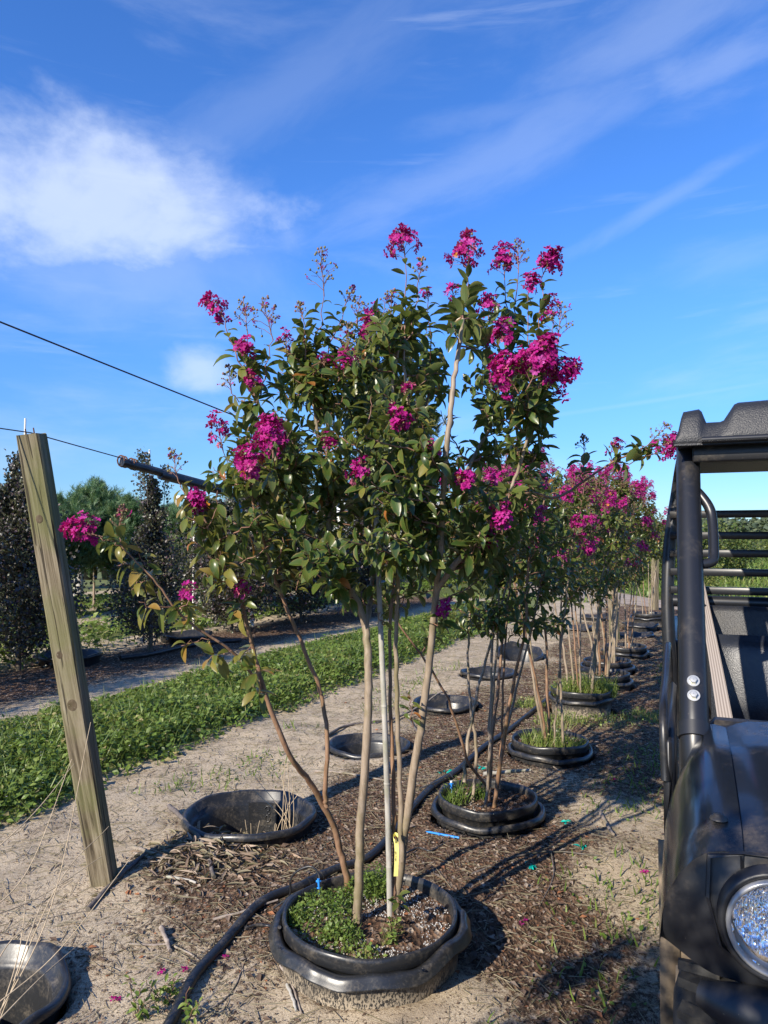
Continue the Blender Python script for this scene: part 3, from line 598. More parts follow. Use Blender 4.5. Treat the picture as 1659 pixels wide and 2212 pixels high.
# ------------------------------------------------------------------ the first crape myrtle, limb by limb
def front_tree():
    T = Crape(3); D0 = 2.70; base = np.array([FRONT[0], FRONT[1], .11])
    root = thing('crape_myrtle_tree', base, 'multi trunk crape myrtle in bloom in the pot beside the leaning wooden post', 'tree', 'crape myrtle trees along the pot row')
    def P(*pts): return [W(x, y, D0+dz) for x, y, dz in pts]
    tr = []
    def trunk(pts, r0, r1, mat, seg=10, wob=.0016): p, r = T.limb(P(*pts), r0, r1, 6, wob); tr.append((p, r, M[mat], seg)); return p
    trunk([(753, 1925, .24), (751, 1908, .24), (739, 1850, .22), (716, 1772, .18), (668, 1688, .1), (628, 1635, 0), (577, 1512, -.06), (547, 1405, -.1), (517, 1292, -.14), (470, 1195, -.18), (440, 1120, -.2)], .0150, .0048, 'bark_brown')
    trunk([(706, 1742, .15), (702, 1712, .13), (707, 1600, .10), (690, 1490, .12), (652, 1390, .1), (618, 1310, .08), (585, 1220, .05), (556, 1120, .0), (530, 1000, -.05)], .0098, .0045, 'bark_brown', 8)
    trunk([(772, 1996, .01), (773, 1970, .01), (776, 1880, .0), (779, 1790, -.01), (788, 1660, -.02), (796, 1520, -.02), (795, 1420, -.02), (789, 1345, 0)], .0172, .0135, 'bark', 12)
    trunk([(789, 1350, 0), (768, 1292, -.02), (735, 1240, -.06), (716, 1180, -.1), (705, 1080, -.12), (690, 960, -.12), (672, 830, -.15), (660, 760, -.15)], .0135, .0045, 'bark')
    trunk([(791, 1350, 0), (800, 1290, .08), (806, 1200, .14), (790, 1080, .2), (775, 930, .22), (770, 800, .24)], .0110, .0040, 'bark')
    trunk([(846, 1980, .06), (848, 1955, .06), (853, 1850, .06), (851, 1750, .05), (846, 1600, .06), (842, 1450, .08), (846, 1300, .14), (870, 1150, .22), (900, 980, .26), (930, 830, .28)], .0098, .0042, 'bark_brown')
    trunk([(868, 1860, .03), (866, 1780, .04), (862, 1640, .02), (857, 1500, 0), (855, 1380, -.02), (860, 1250, -.06), (852, 1120, -.12), (845, 960, -.2), (850, 820, -.25), (862, 740, -.25)], .0108, .0042, 'bark')
    trunk([(852, 1972, .08), (855, 1945, .08), (865, 1870, .07), (874, 1800, .05), (896, 1650, .02), (910, 1560, 0), (926, 1450, -.04), (940, 1300, -.12), (950, 1200, -.22), (957, 1080, -.32), (964, 970, -.38), (978, 850, -.40), (990, 760, -.36), (1000, 690, -.30)], .0192, .0060, 'bark', 12)
    trunk([(943, 1278, -.14), (985, 1215, -.22), (1020, 1180, -.24), (1060, 1120, -.24), (1100, 1060, -.15), (1130, 980, -.18), (1150, 900, -.2)], .0110, .0045, 'bark')
    trunk([(1020, 1182, -.24), (1070, 1110, -.14), (1140, 1065, .05), (1200, 1075, .1), (1260, 1040, .12), (1320, 1000, .14), (1375, 975, .15)], .0075, .0030, 'bark_brown', 8)
    trunk([(955, 1120, -.3), (985, 1060, -.2), (1025, 985, .16), (1070, 900, .2), (1100, 800, .22), (1110, 700, .22)], .0095, .0040, 'bark')
    trunk([(962, 1000, -.37), (935, 975, -.36), (905, 935, -.34), (880, 860, -.3), (873, 760, -.25)], .0080, .0040, 'bark', 8)
    trunk([(716, 1180, -.1), (660, 1120, -.16), (610, 1030, -.2), (575, 930, -.22), (545, 830, -.22), (520, 740, -.22)], .0090, .0040, 'bark', 8)
    # leaning low branch at the left, long drooping leaves
    low = trunk([(575, 1508, -.06), (545, 1460, -.12), (500, 1405, -.2), (430, 1360, -.26), (380, 1315, -.3), (330, 1250, -.34), (262, 1180, -.38)], .0060, .0022, 'bark_brown', 8)
    # shoots that end in a panicle: (attach x,y,dz) (tip x,y,dz) panicle size kind fullness
    spec = [((545, 830, -.22), (487, 690, -.25), .10, 'F', .75, (-.5, .55)), ((545, 830, -.22), (535, 720, -.2), .12, 'S', .8, (-.15, 1)), ((560, 870, -.22), (590, 735, -.18), .14, 'S', 1, (-.25, 1)),
            ((665, 790, -.15), (700, 640, -.15), .15, 'S', 1.1, (-.05, 1)), ((672, 830, -.15), (745, 660, -.12), .07, 'S', .5, (.5, 1)), ((873, 760, -.2), (876, 570, -.2), .13, 'F', 1, (-.1, 1)), ((873, 760, -.2), (905, 600, -.22), .07, 'S', .5, (.2, 1)),
            ((1000, 690, -.08), (1010, 590, -.08), .15, 'F', .9, (.06, 1)), ((1110, 700, .1), (1090, 605, .05), .13, 'F', .85, (0, 1)), ((1110, 720, .1), (1120, 590, .0), .12, 'S', .8, (0, 1)), ((1150, 760, -.1), (1170, 600, -.1), .11, 'F', 1.1, (.25, .55)),
            ((1130, 800, -.1), (1140, 640, -.08), .08, 'F', .7, (.2, 1)), ((1150, 830, -.15), (1195, 700, -.15), .09, 'F', .35, (0, 1)), ((1160, 850, -.15), (1205, 745, -.15), .14, 'S', 1, (.1, 1)), ((1060, 830, -.1), (1075, 755, -.2), .10, 'F', .9, (.15, .8)),
            ((1040, 760, -.1), (1055, 690, -.15), .09, 'F', .8, (.1, 1)), ((1110, 900, -.3), (1140, 838, -.38), .17, 'F', 1.7, (.2, .45)), ((1110, 900, -.3), (1120, 850, -.36), .13, 'F', 1.4, (-.2, .35)), ((1120, 900, -.3), (1165, 830, -.36), .13, 'F', 1.4, (.6, .3)),
            ((610, 1030, -.25), (590, 990, -.4), .14, 'F', 1.5, (-.1, .7)), ((610, 1040, -.25), (575, 1010, -.4), .10, 'F', 1.3, (-.5, .2)), ((560, 1080, -.2), (482, 975, -.25), .12, 'F', .45, (-.25, 1)), ((470, 1195, -.2), (427, 1105, -.2), .068, 'F', 1.9, (-.15, 1)),
            ((425, 1085, -.2), (385, 1040, -.2), .11, 'S', .7, (-.2, 1)), ((262, 1180, -.38), (222, 1160, -.4), .12, 'F', .9, (-.8, .25)), ((262, 1180, -.38), (255, 1150, -.4), .08, 'S', .6, (.2, 1)),
            ((380, 1315, -.3), (408, 1300, -.32), .06, 'F', .6, (0, 1)), ((517, 1292, -.14), (527, 1300, -.2), .06, 'F', .6, (0, 1)), ((850, 1000, -.2), (862, 935, -.42), .07, 'F', 1.2, (0, .8)), ((775, 1080, -.2), (780, 1040, -.4), .07, 'F', .7, (0, 1)),
            ((990, 1090, -.2), (1003, 1065, -.4), .07, 'F', 1.2, (0, .7)), ((795, 800, .1), (797, 740, -.1), .08, 'F', .8, (0, 1)), ((800, 760, .1), (800, 690, 0), .05, 'F', .5, (.2, 1)), ((540, 830, -.22), (528, 775, -.3), .06, 'F', .9, (0, 1)), ((560, 890, -.2), (550, 855, -.3), .07, 'F', .6, (-.2, 1)),
            ((735, 860, -.1), (742, 805, -.2), .08, 'F', .7, (.1, 1)), ((690, 860, -.15), (700, 800, -.2), .05, 'F', .5, (0, 1)), ((1375, 975, .15), (1400, 985, .15), .12, 'F', .5, (.8, .3)), ((1375, 975, .15), (1395, 965, .15), .14, 'S', .9, (.7, .6)), ((1375, 975, .15), (1432, 962, .15), .08, 'F', .9, (.9, .3)),
            ((1260, 1040, .12), (1262, 975, .12), .06, 'S', .5, (-.1, 1)), ((1320, 1000, .14), (1330, 985, .14), .06, 'F', .5, (-.1, 1)), ((1040, 1170, -.1), (1043, 1195, -.2), .07, 'F', .7, (0, 1)), ((1075, 1130, -.15), (1085, 1150, -.3), .08, 'F', 1.1, (0, .9)), ((1000, 700, -.05), (980, 660, -.1), .08, 'F', .3, (-.1, 1)),
            ((840, 800, -.2), (845, 680, -.15), .09, 'S', .8, (0, 1)), ((770, 800, .1), (770, 700, .1), .11, 'S', .9, (.1, 1)), ((760, 860, -.1), (755, 770, -.2), .11, 'S', .8, (-.1, 1)), ((640, 800, -.15), (655, 690, -.2), .06, 'S', .5, (-.3, 1)), ((505, 830, -.2), (500, 850, -.22), .09, 'S', .7, (-.1, 1)), ((930, 830, .1), (925, 650, .0), .05, 'F', .3, (0, 1)),
            ((960, 1340, -.1), (962, 1335, -.15), .05, 'F', .8, (0, 1)), ((700, 1000, -.3), (705, 985, -.4), .06, 'F', .4, (0, 1)), ((930, 1010, -.3), (935, 990, -.4), .05, 'F', .4, (0, 1)), ((880, 880, -.25), (880, 860, -.35), .05, 'F', .4, (0, 1)), ((610, 770, -.2), (618, 760, -.2), .06, 'F', .35, (0, 1))]
    for a, b, size, kind, full, d2 in spec:
        A = W(a[0], a[1], D0+a[2]); B = W(b[0], b[1], D0+b[2]); nd = np.array(T.nodes)
        dd = np.linalg.norm(nd[:, :3]-A, axis=1)+np.where(nd[:, 2] > B[2]-.02, .6, 0); A = nd[np.argmin(dd), :3]
        left = b[0] < 520; Q = T.shoot(A, B, True, .12, .066 if left else .066, .45, None, .027, .62 if left else .36, .35 if left else .03)
        T.panicle(B, (d2[0], T.rng.normal(0, .15), d2[1]), size*(.98 if kind == 'F' else 1.05), kind, full*(.85 if kind == 'F' else 1))
    # leafy shoots that fill the crown
    rng = T.rng; tips = []
    Ys = [640, 700, 800, 900, 1000, 1100, 1200, 1260, 1300]; XL = [860, 560, 520, 500, 450, 430, 440, 540, 620]; XR = [1130, 1190, 1200, 1190, 1175, 1170, 1110, 1060, 1010]
    while len(tips) < 330:
        y = rng.uniform(650, 1265); xl = np.interp(y, Ys, XL); xr = np.interp(y, Ys, XR); x = rng.uniform(xl, xr)
        if y < 740 and rng.random() < .55: continue
        if y > 1200 and rng.random() < .55: continue
        if x < 560 and rng.random() < .5: continue
        q = (x-(xl+xr)/2)/((xr-xl)/2+1); dz = rng.uniform(-1, 1)*.52*math.sqrt(max(.05, 1-q*q)); 
        if y > 700 and abs(x-np.interp(y, [690, 850, 970, 1080, 1260], [1000, 978, 964, 957, 945])) < 52 and dz < -.06: continue
        tips.append(W(x, y, D0+dz))
    tips.sort(key=lambda p: p[2])
    T.fill(tips[:165], .45, .07, f0=.15, size=.065, sp=.0245, tint=.33); T.fill(tips[165:], .4, .05, f0=.12, size=.062, sp=.0235, tint=.36)
    # long leaves along the drooping branch and the slender left stems
    for t0, (a, b) in enumerate((((460, 1380), (392, 1395)), ((500, 1405), (450, 1430)), ((420, 1350), (400, 1290)), ((380, 1315), (300, 1300)), ((330, 1250), (285, 1275)), ((330, 1250), (300, 1195)), ((300, 1215), (255, 1225)), ((545, 1455), (560, 1440)), ((500, 1250), (475, 1190)), ((505, 1270), (440, 1240)), ((480, 1215), (420, 1170)), ((450, 1140), (400, 1110)), ((450, 1150), (470, 1060)), ((530, 1330), (500, 1310)), ((548, 1400), (520, 1420)), ((575, 1500), (548, 1480)))):
        T.shoot(W(*a, D0-.22), W(*b, D0-.26), True, .1, .068, .35, .002, .028, .64, .5)
    # little sprouts low on the stems
    for a, b in (((826, 1350), (822, 1322)), ((893, 1570), (880, 1500)), ((862, 1955), (853, 1925)), ((640, 1275), (655, 1190)), ((600, 1240), (610, 1160))):
        T.shoot(W(*a, D0-.08), W(*b, D0-.1), True, .05, .045, .5, .002, .022, .55, 0)
    T.finish(root, 300, tr)
    return root
tree1 = front_tree()
# ------------------------------------------------------------------ the other trees of the row
def row_tree(base, height, stems, spread_r, seed, label, nsh, npan, nleafobj, mats=('bark', 'bark_brown'), zc=.42, size=.064, extra=None, lean=(0, 0), tint=.3, flower=.75):
    T = Crape(seed); rng = T.rng; base = np.asarray(base, float); x0, y0, z0 = base; tr = []
    root = thing('crape_myrtle_tree', base, label, 'tree', 'crape myrtle trees along the pot row'); hz = height-z0
    for k in range(stems):
        a = 6.283*k/stems+rng.normal(0, .3); r = spread_r*rng.uniform(.35, 1.0); ex = np.array([math.cos(a)*r+lean[0], math.sin(a)*r+lean[1]]); top = z0+hz*rng.uniform(.72, .92); b0 = np.array([math.cos(a), math.sin(a)])*rng.uniform(.03, .10)
        pts = [(x0+b0[0]*(1-t)+ex[0]*(t**1.15)+rng.normal(0, .01), y0+b0[1]*(1-t)+ex[1]*(t**1.15)+rng.normal(0, .01), z0-.03+(top-z0+.03)*t) for t in (0, .2, .4, .6, .8, 1)]
        r0 = rng.uniform(.0075, .0145); p, rr = T.limb(pts, r0, .004, 5, .0025); tr.append((p, rr, M[mats[1 if k % 3 == 1 else 0]], 8))
    for e in (extra or []): p, rr = T.limb([np.asarray(q) for q in e[0]], e[1], .004, 5, .003); tr.append((p, rr, M[e[2]], 8))
    tips = []
    while len(tips) < nsh:
        z = z0+hz*(zc+(1-zc)*rng.random()**.85); f = (z-z0)/hz; rr = spread_r*1.12*math.sin(math.pi*min(1, max(.0, (f-zc+.08)/(1.16-zc))))**.6; d = rng.normal(0, 1, 2); d = d/np.linalg.norm(d)*math.sqrt(rng.random())*rr
        tips.append(np.array([x0+d[0]+lean[0]*f, y0+d[1]+lean[1]*f, z]))
    tips.sort(key=lambda p: p[2]); T.fill(tips, .5, .06, f0=.15, size=size, sp=.028, tint=tint)
    order = sorted(tips, key=lambda p: -p[2]-np.hypot(p[0]-x0, p[1]-y0)*.5-rng.random()*hz*.55)
    for i, q in enumerate(order[:npan]): T.panicle(q, (rng.normal(0, .3), rng.normal(0, .3), 1), rng.uniform(.07, .14), 'F' if rng.random() < flower else 'S', rng.uniform(.25, .75))
    T.finish(root, nleafobj, tr); return root
def wp(x, y, d): return W(x, y, d)
p2 = FULL[1]
ex2 = [([wp(1003, 1690, 3.9), wp(1010, 1600, 3.95), wp(1035, 1480, 4.0), wp(1075, 1330, 4.05), wp(1120, 1180, 4.1), wp(1160, 1060, 4.15)], .0105, 'bark'),
       ([wp(1055, 1705, 4.0), wp(1010, 1640, 3.9), wp(975, 1530, 3.8), wp(920, 1430, 3.75), wp(870, 1362, 3.7), wp(850, 1330, 3.7)], .0085, 'bark_brown'),
       ([wp(1056, 1712, 3.95), wp(1057, 1600, 3.95), wp(1062, 1450, 3.95), wp(1064, 1290, 4.0), wp(1062, 1120, 4.05)], .0105, 'bark'),
       ([wp(1078, 1690, 4.1), wp(1085, 1560, 4.1), wp(1088, 1430, 4.1), wp(1098, 1300, 4.15), wp(1110, 1150, 4.2)], .0075, 'bark_brown')]
row_tree((p2[0], p2[1], .08), 1.85, 5, .42, 21, 'crape myrtle with many thin tan stems in the second pot, bamboo piece on its rim', 150, 26, 220, zc=.52, tint=.36, extra=ex2, lean=(.12, .1))
p = FULL[2]; row_tree((p[0], p[1], .06), 2.05, 6, .42, 22, 'crape myrtle with leaning grey stems in the third pot with grass tufts', 150, 45, 120, tint=.42, lean=(-.12, .0), flower=.6)
p = FULL[3]; row_tree((p[0], p[1], .14), 2.1, 7, .48, 23, 'crape myrtle in the raised fourth pot ringed by bright weeds', 150, 60, 60, tint=.46, flower=.6)
p = FULL[4]; row_tree((p[0], p[1], .09), 2.15, 6, .45, 24, 'crape myrtle with straight pale stems in the fifth pot, behind the weedy raised pot', 130, 65, 30, tint=.48, size=.07, flower=.7)
p = FULL[5]; row_tree((p[0], p[1], .06), 2.2, 6, .5, 25, 'crape myrtle in the sixth pot, stems close before the wooden stake', 130, 70, 20, tint=.5, size=.072, flower=.8)
p = FULL[6]; row_tree((p[0], p[1], .07), 2.2, 5, .5, 26, 'densely pink crape myrtle beside the wooden stake at the end of the blooming trees', 130, 75, 20, tint=.5, size=.075, flower=.9)
p = FULL[7]; row_tree((p[0], p[1], .16), 2.0, 4, .5, 27, 'flowerless green crape myrtle in the last pot by the dirt road', 110, 0, 0, size=.08, zc=.55, tint=.5)
row_tree((-1.12, -.18, .02), 2.3, 6, .55, 28, 'crape myrtle two places before the first pot, shading the lane', 150, 12, 0, size=.075)
# ------------------------------------------------------------------ pots
def wavy(a, b, ph, k=(2, 3, 5), dent=None):
    def fn(r, z, th, t):
        w = np.clip((z+.06)/.1, 0, 1)
        r = r*(1+w*(a*np.sin(k[0]*th+ph)+a*.6*np.sin(k[1]*th+ph*2.3)+a*.35*np.sin(k[2]*th+ph*3.1)))
        z = z+w*(b*np.sin(2*th+ph*1.7)+b*.6*np.sin(5*th+ph)+b*.35*np.sin(9*th+ph*2))
        if dent is not None:
            for d0, amp, wd in dent: g = np.exp(-((np.angle(np.exp(1j*(th-d0))))/wd)**2)*w; z = z-amp*g; r = r*(1+amp*.7*g)
        return r, z
    return fn
def socket_profile(R, z):        # open pot: inside floor, inside wall, rolled rim, outside wall
    return [(.01, -.40), (R-.075, -.40), (R-.07, -.385), (R-.05, -.2), (R-.03, z-.07), (R-.022, z-.055), (R-.005, z-.045), (R, z-.005), (R+.008, z), (R+.018, z+.001), (R+.025, z-.003), (R+.029, z-.012), (R+.032, z-.026), (R+.030, z-.029), (R+.026, z-.024), (R+.020, z-.009), (R+.010, z-.008), (R+.004, z-.034), (R+.002, z-.06), (R-.03, -.35), (R-.045, -.46)]
def first_profile(z):
    R = .312; return socket_profile(R, z)[:8]+[(R+.012, z+.002), (R+.024, z+.001), (R+.031, z-.006), (R+.036, z-.018), (R+.042, z-.030), (R+.044, z-.034), (R+.041, z-.036), (R+.035, z-.029), (R+.027, z-.012), (R+.014, z-.010), (R+.006, z-.030), (R+.002, z-.06), (R-.03, -.35), (R-.045, -.46)]
def grow_profile(R, z):
    return [(R-.05, -.30), (R-.012, z-.10), (R-.006, z-.02), (R, z), (R+.006, z+.002), (R+.012, z-.002), (R+.014, z-.012), (R+.013, z-.045), (R+.008, z-.05), (R+.002, z-.052), (R-.008, z-.09), (R-.05, -.32)]
def soil_disc(c, z, R, root, seed, perl=.5, nper=900):
    rr = np.random.default_rng(seed); ra = np.linspace(.001, R, 9); th = np.linspace(0, 2*np.pi, 33); P = np.array([[[c[0]+r*math.cos(a), c[1]+r*math.sin(a), 0] for a in th] for r in ra])
    P[..., 2] = z+(fbm(P[..., 0]*9, P[..., 1]*9, seed)-.5)*.05; so = MB().grid(P[:, ::-1], 0, (1, 0, 0)).build('potting_soil', M['soil'], root)
    n = nper; a = rr.random(n)*6.283; r = R*np.sqrt(rr.random(n))*.97; x = c[0]+r*np.cos(a); y = c[1]+r*np.sin(a); k = fbm(x*4.5, y*4.5, seed+5) > 1-perl; x, y = x[k], y[k]
    cube = np.array([[-1, -1, -1], [1, -1, -1], [1, 1, -1], [-1, 1, -1], [-.6, -.7, 1], [.7, -.6, 1], [.6, .7, 1], [-.7, .6, 1]])*.5; cf = np.array([[0, 1, 5, 4], [1, 2, 6, 5], [2, 3, 7, 6], [3, 0, 4, 7], [4, 5, 6, 7]])
    mb = MB(); zz = z+(fbm(x*9, y*9, seed)-.5)*.05; sz = rr.uniform(.002, .0048, len(x)); spread(mb, cube, cf, np.stack([x, y, zz+.001], -1), frames(rand_dirs(len(x), rr), (0, 0, 1)), sz); mb.build('perlite', M['perlite'], root, kind='stuff')
    n = 420; a = rr.random(n)*6.283; r = R*np.sqrt(rr.random(n))*.95; x = c[0]+r*np.cos(a); y = c[1]+r*np.sin(a); mb = MB()
    spread(mb, D4, D4F, np.stack([x, y, z+(fbm(x*9, y*9, seed)-.5)*.05+.003], -1), frames(rand_dirs(n, rr, -.15, .2), rand_dirs(n, rr, .6, 1)), rr.uniform(.008, .022, n), 0, np.where(rr.random(n) < .15, 1, rr.random(n)*.6)); mb.build('mulch_chips', M['dryleaf'], root, kind='stuff')
PL = ['first pot, nearest the leaning post', 'second pot, bamboo on its rim', 'third pot, with grass tufts round the stems', 'raised fourth pot full of bright weeds', 'fifth pot, behind the raised weedy one', 'sixth pot, just before the wooden stake', 'seventh pot, beside the wooden stake', 'last pot, by the dirt road']
def full_pot(i, first=False):
    x, y, z = FULL[i]; c = (x, y, 0); rr = np.random.default_rng(50+i)
    so = thing('socket_pot', (x, y, -.45), 'black outer socket pot round the '+PL[i], 'pot', 'black socket pots sunk in the ground')
    if first:
        fn0 = wavy(.012, .005, 1.1, (2, 3, 7), dent=((R_(-62), .016, .22), (R_(-105), .012, .5), (R_(-152), .014, .2), (R_(-35), -.012, .2), (R_(-80), .006, .1)))
        def fn(r, z_, th, t):
            r, z_ = fn0(r, z_, th, t); w = np.clip((r-.318)/.02, 0, 1)*(t > .2); return r+w*.0025*np.sin(11*th+3*np.sin(3*th)), z_+w*.0022*np.sin(13*th+2.5*np.sin(4*th))
        body = MB().lathe(first_profile(z-.014), 140, 0, fn, c)
        body.build('pot_body', M['pot_dusty'], so)
        for a in (-62, -148, 20): 
            q = np.array([x+.352*math.cos(R_(a)), y+.352*math.sin(R_(a)), z-.014-.006]); MB().lathe([(.002, .0008), (.006, .001), (.0075, 0)], 12, 0, None, q).build('rim_hole', M['ink'], so)
    else:
        MB().lathe(socket_profile(.262+rr.uniform(-.008, .008), z-.05), 72, 0, wavy(rr.uniform(.01, .022), rr.uniform(.004, .012), rr.random()*6), c).build('pot_body', M['pot_dusty' if z > .15 else 'pot'], so)
    gp = thing('grow_pot', (x, y, -.3), 'black grow pot of soil, the '+PL[i], 'pot', 'black grow pots in the sockets')
    MB().lathe(grow_profile(.30 if first else .248, z+.012), 96 if first else 64, 0, wavy(.008, .004, i*1.3), c).build('pot_wall', M['pot'], gp)
    soil_disc((x, y), z-.035, .297 if first else .245, gp, 60+i, .52 if first else .45, 2200 if first else 500)
    return gp
for i in range(len(FULL)): full_pot(i, i == 0)
ELAB = ['empty black socket pot with embossed plate and dry stems, near the leaning post', 'empty black socket pot level with the sand, beside the front tree trunks', 'empty black socket pot with a stick across its rim', 'shallow empty black socket pot behind the second tree stems', 'tilted empty black socket pot raised on one side behind the stems', 'empty black socket pot among dry weed stems at the sand edge', 'flattened empty black socket pot past the wooden stake', 'crumpled empty black socket pot, next but one to the last tree', 'empty black socket pot half hidden by straw near the road', 'low empty black socket pot behind the straight pale stems']
sockets = []
for i, (x, y, z) in enumerate(EMPTY):
    rr = np.random.default_rng(80+i); so = thing('socket_pot', (x, y, -.45), ELAB[i], 'pot', 'black socket pots sunk in the ground'); big = i == 0
    R = .312 if big else .262; tilt = .07 if i == 4 else .0
    pf = MB().lathe(socket_profile(R, z), 96, 0, wavy(.024 if big else rr.uniform(.01, .03), .006 if i < 4 else .015, 2.2 if big else rr.random()*6), (x, y, 0))
    if tilt: pf.V[0][:, 2] += np.where(pf.V[0][:, 2] > -.1, (pf.V[0][:, 1]-y)*.28, 0)
    pf.build('pot_body', M['pot'], so); sockets.append(so)
    n = 60; a = rr.random(n)*6.283; r = .19*np.sqrt(rr.random(n)); mb = MB(); spread(mb, D4, D4F, np.stack([x+r*np.cos(a), y+r*np.sin(a), np.full(n, -.39)], -1), frames(rand_dirs(n, rr, -.1, .2), (0, 0, 1)), rr.uniform(.02, .06, n), 0, rr.random(n)*.8); mb.build('dead_leaf_bed', M['dryleaf'], so, kind='stuff')
# maker plate moulded into the far wall of the first empty socket
def maker_plate():
    x, y, z = EMPTY[0]; so = sockets[0]; th0 = R_(84); Rw = .272
    def PW(a, h, off=0): th = th0-a/Rw; r = Rw+.045*(h-z+.08)-off; return np.array([x+r*math.cos(th), y+r*math.sin(th), h])
    a = np.linspace(-.085, .085, 14); hs_ = np.linspace(z-.235, z-.055, 6); pl = MB().grid(np.array([[PW(q, h, .006) for h in hs_] for q in a])); 
    for s in (-.085, .085): pl.grid(np.array([[PW(s, h, .006), PW(s, h, -.01)] for h in hs_]))
    pl.grid(np.array([[PW(q, z-.055, .006), PW(q, z-.055, -.01)] for q in a])); plate = pl.build('maker_plate', M['pot'], so)
    def stroke(pts, r=.0032):
        P = catmull([PW(p[0], p[1]+z-.145, .0075) for p in pts], 5); return MB().tube(P, r, 6)
    g = stroke([(.035, .02), (.022, .028), (.012, .012), (.020, -.006), (.036, -.004), (.042, .010)], .004); g.build('emblem_ring', M['pot'], plate)
    stroke([(.008, .062), (.020, .075), (.034, .070), (.034, .056), (.022, .048), (.030, .036), (.042, .040)], .004).build('emblem_arrow', M['pot'], plate)
    for q, (h, a0, a1) in enumerate(((.068, -.055, -.006), (.056, -.050, -.006), (.044, -.060, -.006), (.032, -.030, -.006), (-.03, -.05, .0), (-.032, .008, .045), (-.055, -.04, .03))):
        rr = np.random.default_rng(q); t = MB(); w = a0
        while w < a1: t.tube([PW(w, h+z-.145, .0068), PW(w+rr.uniform(.003, .006), h+z-.145, .0068)], .0017, 5); w += rr.uniform(.006, .009)
        t.build('moulded_text', M['pot'], plate)
maker_plate()
# weeds that stand in the pots
def pot_weeds(name, label, spots, n, size, hgt, seed, blade=.2, tmean=.5, z=.11):
    rr = np.random.default_rng(seed); mb = MB(); i = rr.integers(len(spots), size=n); S = np.array(spots)[i]; a = rr.random(n)*6.283; r = S[:, 2]*np.sqrt(rr.random(n))
    x = S[:, 0]+r*np.cos(a); y = S[:, 1]+r*np.sin(a); h = hgt*S[:, 3]*(1-(r/S[:, 2])**2*.6); zz = z+h*rr.random(n)**.7; isb = rr.random(n) < blade; d = rand_dirs(n, rr, -.1, .7); t = np.clip(rr.normal(tmean, .2, n), 0, .95)
    P = np.stack([x, y, zz], -1); spread(mb, D4, D4F, P[~isb], frames(d[~isb], rand_dirs((~isb).sum(), rr, .3, 1)), np.stack([size*1.5*(.5+rr.random(n)), size*(.5+rr.random(n)), np.full(n, size)], -1)[~isb], 0, t[~isb])
    if isb.any():
        P[:, 2] = z; L = h*1.3*rr.uniform(.5, 1.1, n); spread(mb, BL, BLF, P[isb], frames(unit(d[isb]*.5+np.array([0, 0, .9])), rand_dirs(isb.sum(), rr)), np.stack([np.full(n, .05), L, L], -1)[isb], 0, t[isb])
    tag(mb.build(name, M['weed'], smooth=False), label, 'weeds', kind='stuff')
fx, fy = FRONT
pot_weeds('pot_weed_mat', 'small leaved green weeds spilling over the left of the first pot', [(fx-.16, fy-.02, .12, 1), (fx-.20, fy+.10, .10, .8), (fx-.12, fy+.12, .10, .7), (fx-.10, fy-.12, .08, .8), (fx-.02, fy+.20, .08, 1.3), (fx+.02, fy+.22, .06, 1.5), (fx-.27, fy+.02, .05, .6)], 2600, .013, .085, 5, .12, .42)
pot_weeds('pot_sprout', 'few bright green sprouts at the front rim of the first pot', [(fx+.0, fy-.24, .05, 1), (fx+.07, fy-.13, .03, 1.3), (fx+.09, fy-.05, .03, 1.0), (fx-.03, fy-.2, .05, .8)], 190, .016, .06, 6, .3, .7)
x, y, z = FULL[1]; pot_weeds('pot_weed_mat', 'grassy weeds at the left of the second pot', [(x-.16, y+.04, .09, 1), (x-.2, y-.04, .06, .6), (x-.03, y+.1, .06, .6)], 420, .016, .13, 7, .6, .45, .07)
x, y, z = FULL[2]; pot_weeds('pot_weed_mat', 'bright grass tufts round the stems in the third pot', [(x-.1, y, .1, 1), (x+.05, y+.06, .1, 1), (x+.18, y-.05, .08, .5), (x-.02, y-.1, .1, .7)], 900, .015, .14, 8, .7, .7, .05)
x, y, z = FULL[3]; pot_weeds('pot_weed_mat', 'thick bright yellow green weeds crowding the raised fourth pot', [(x-.12, y, .14, 1), (x+.08, y, .14, 1.2), (x+.2, y-.06, .1, 1.1), (x, y+.15, .12, .9)], 1800, .02, .17, 9, .6, .72, .13)
x, y, z = FULL[3]; pot_weeds('ground_weed_mat', 'yellowish weeds at the foot of the raised fourth pot', [(x-.3, y-.45, .22, 1), (x+.1, y-.5, .25, .8), (x+.45, y-.3, .2, .8), (x-.45, y+.1, .15, 1)], 1300, .022, .11, 10, .7, .8, -.01)
# ------------------------------------------------------------------ bits around the first pot
T0 = 2.70
st = thing('bamboo_stake', W(843, 1962, T0+.06), 'weathered grey bamboo stake tied among the front tree trunks', 'stake')
pts = [W(843, 1985, T0+.06), W(838, 1760, T0+.03), W(831, 1560, T0-.01), (W(822, 1350, T0)), W(815, 1180, T0), W(810, 1000, T0+.02)]
Pb = catmull(pts, 6); MB().tube(Pb, np.linspace(.0118, .0088, len(Pb)), 10).build('cane', M['bamboo'], st)
for k in range(3, len(Pb)-2, 5): MB().tube([Pb[k]-[0, 0, .004], Pb[k], Pb[k]+[0, 0, .004]], [.0118, .0128, .0114], 10, 0, False).build('node_ring', M['bamboo'], st)
tg = thing('plant_tag', W(856, 1830, T0-.02), 'yellow handwritten plant tag looped round a front tree trunk', 'tag')
def strip(pts, w, off=(0, -1, 0)):
    P = np.array(pts, float); return np.array([[p+np.array([s*w, 0, 0]) for s in (-1, 1)] for p in P])
MB().grid(strip([W(856, 1818, T0-.035), W(857, 1840, T0-.036), W(856, 1875, T0-.037), W(855, 1893, T0-.035)], .0075)).build('tag_strip', M['yellow_tag'], tg)
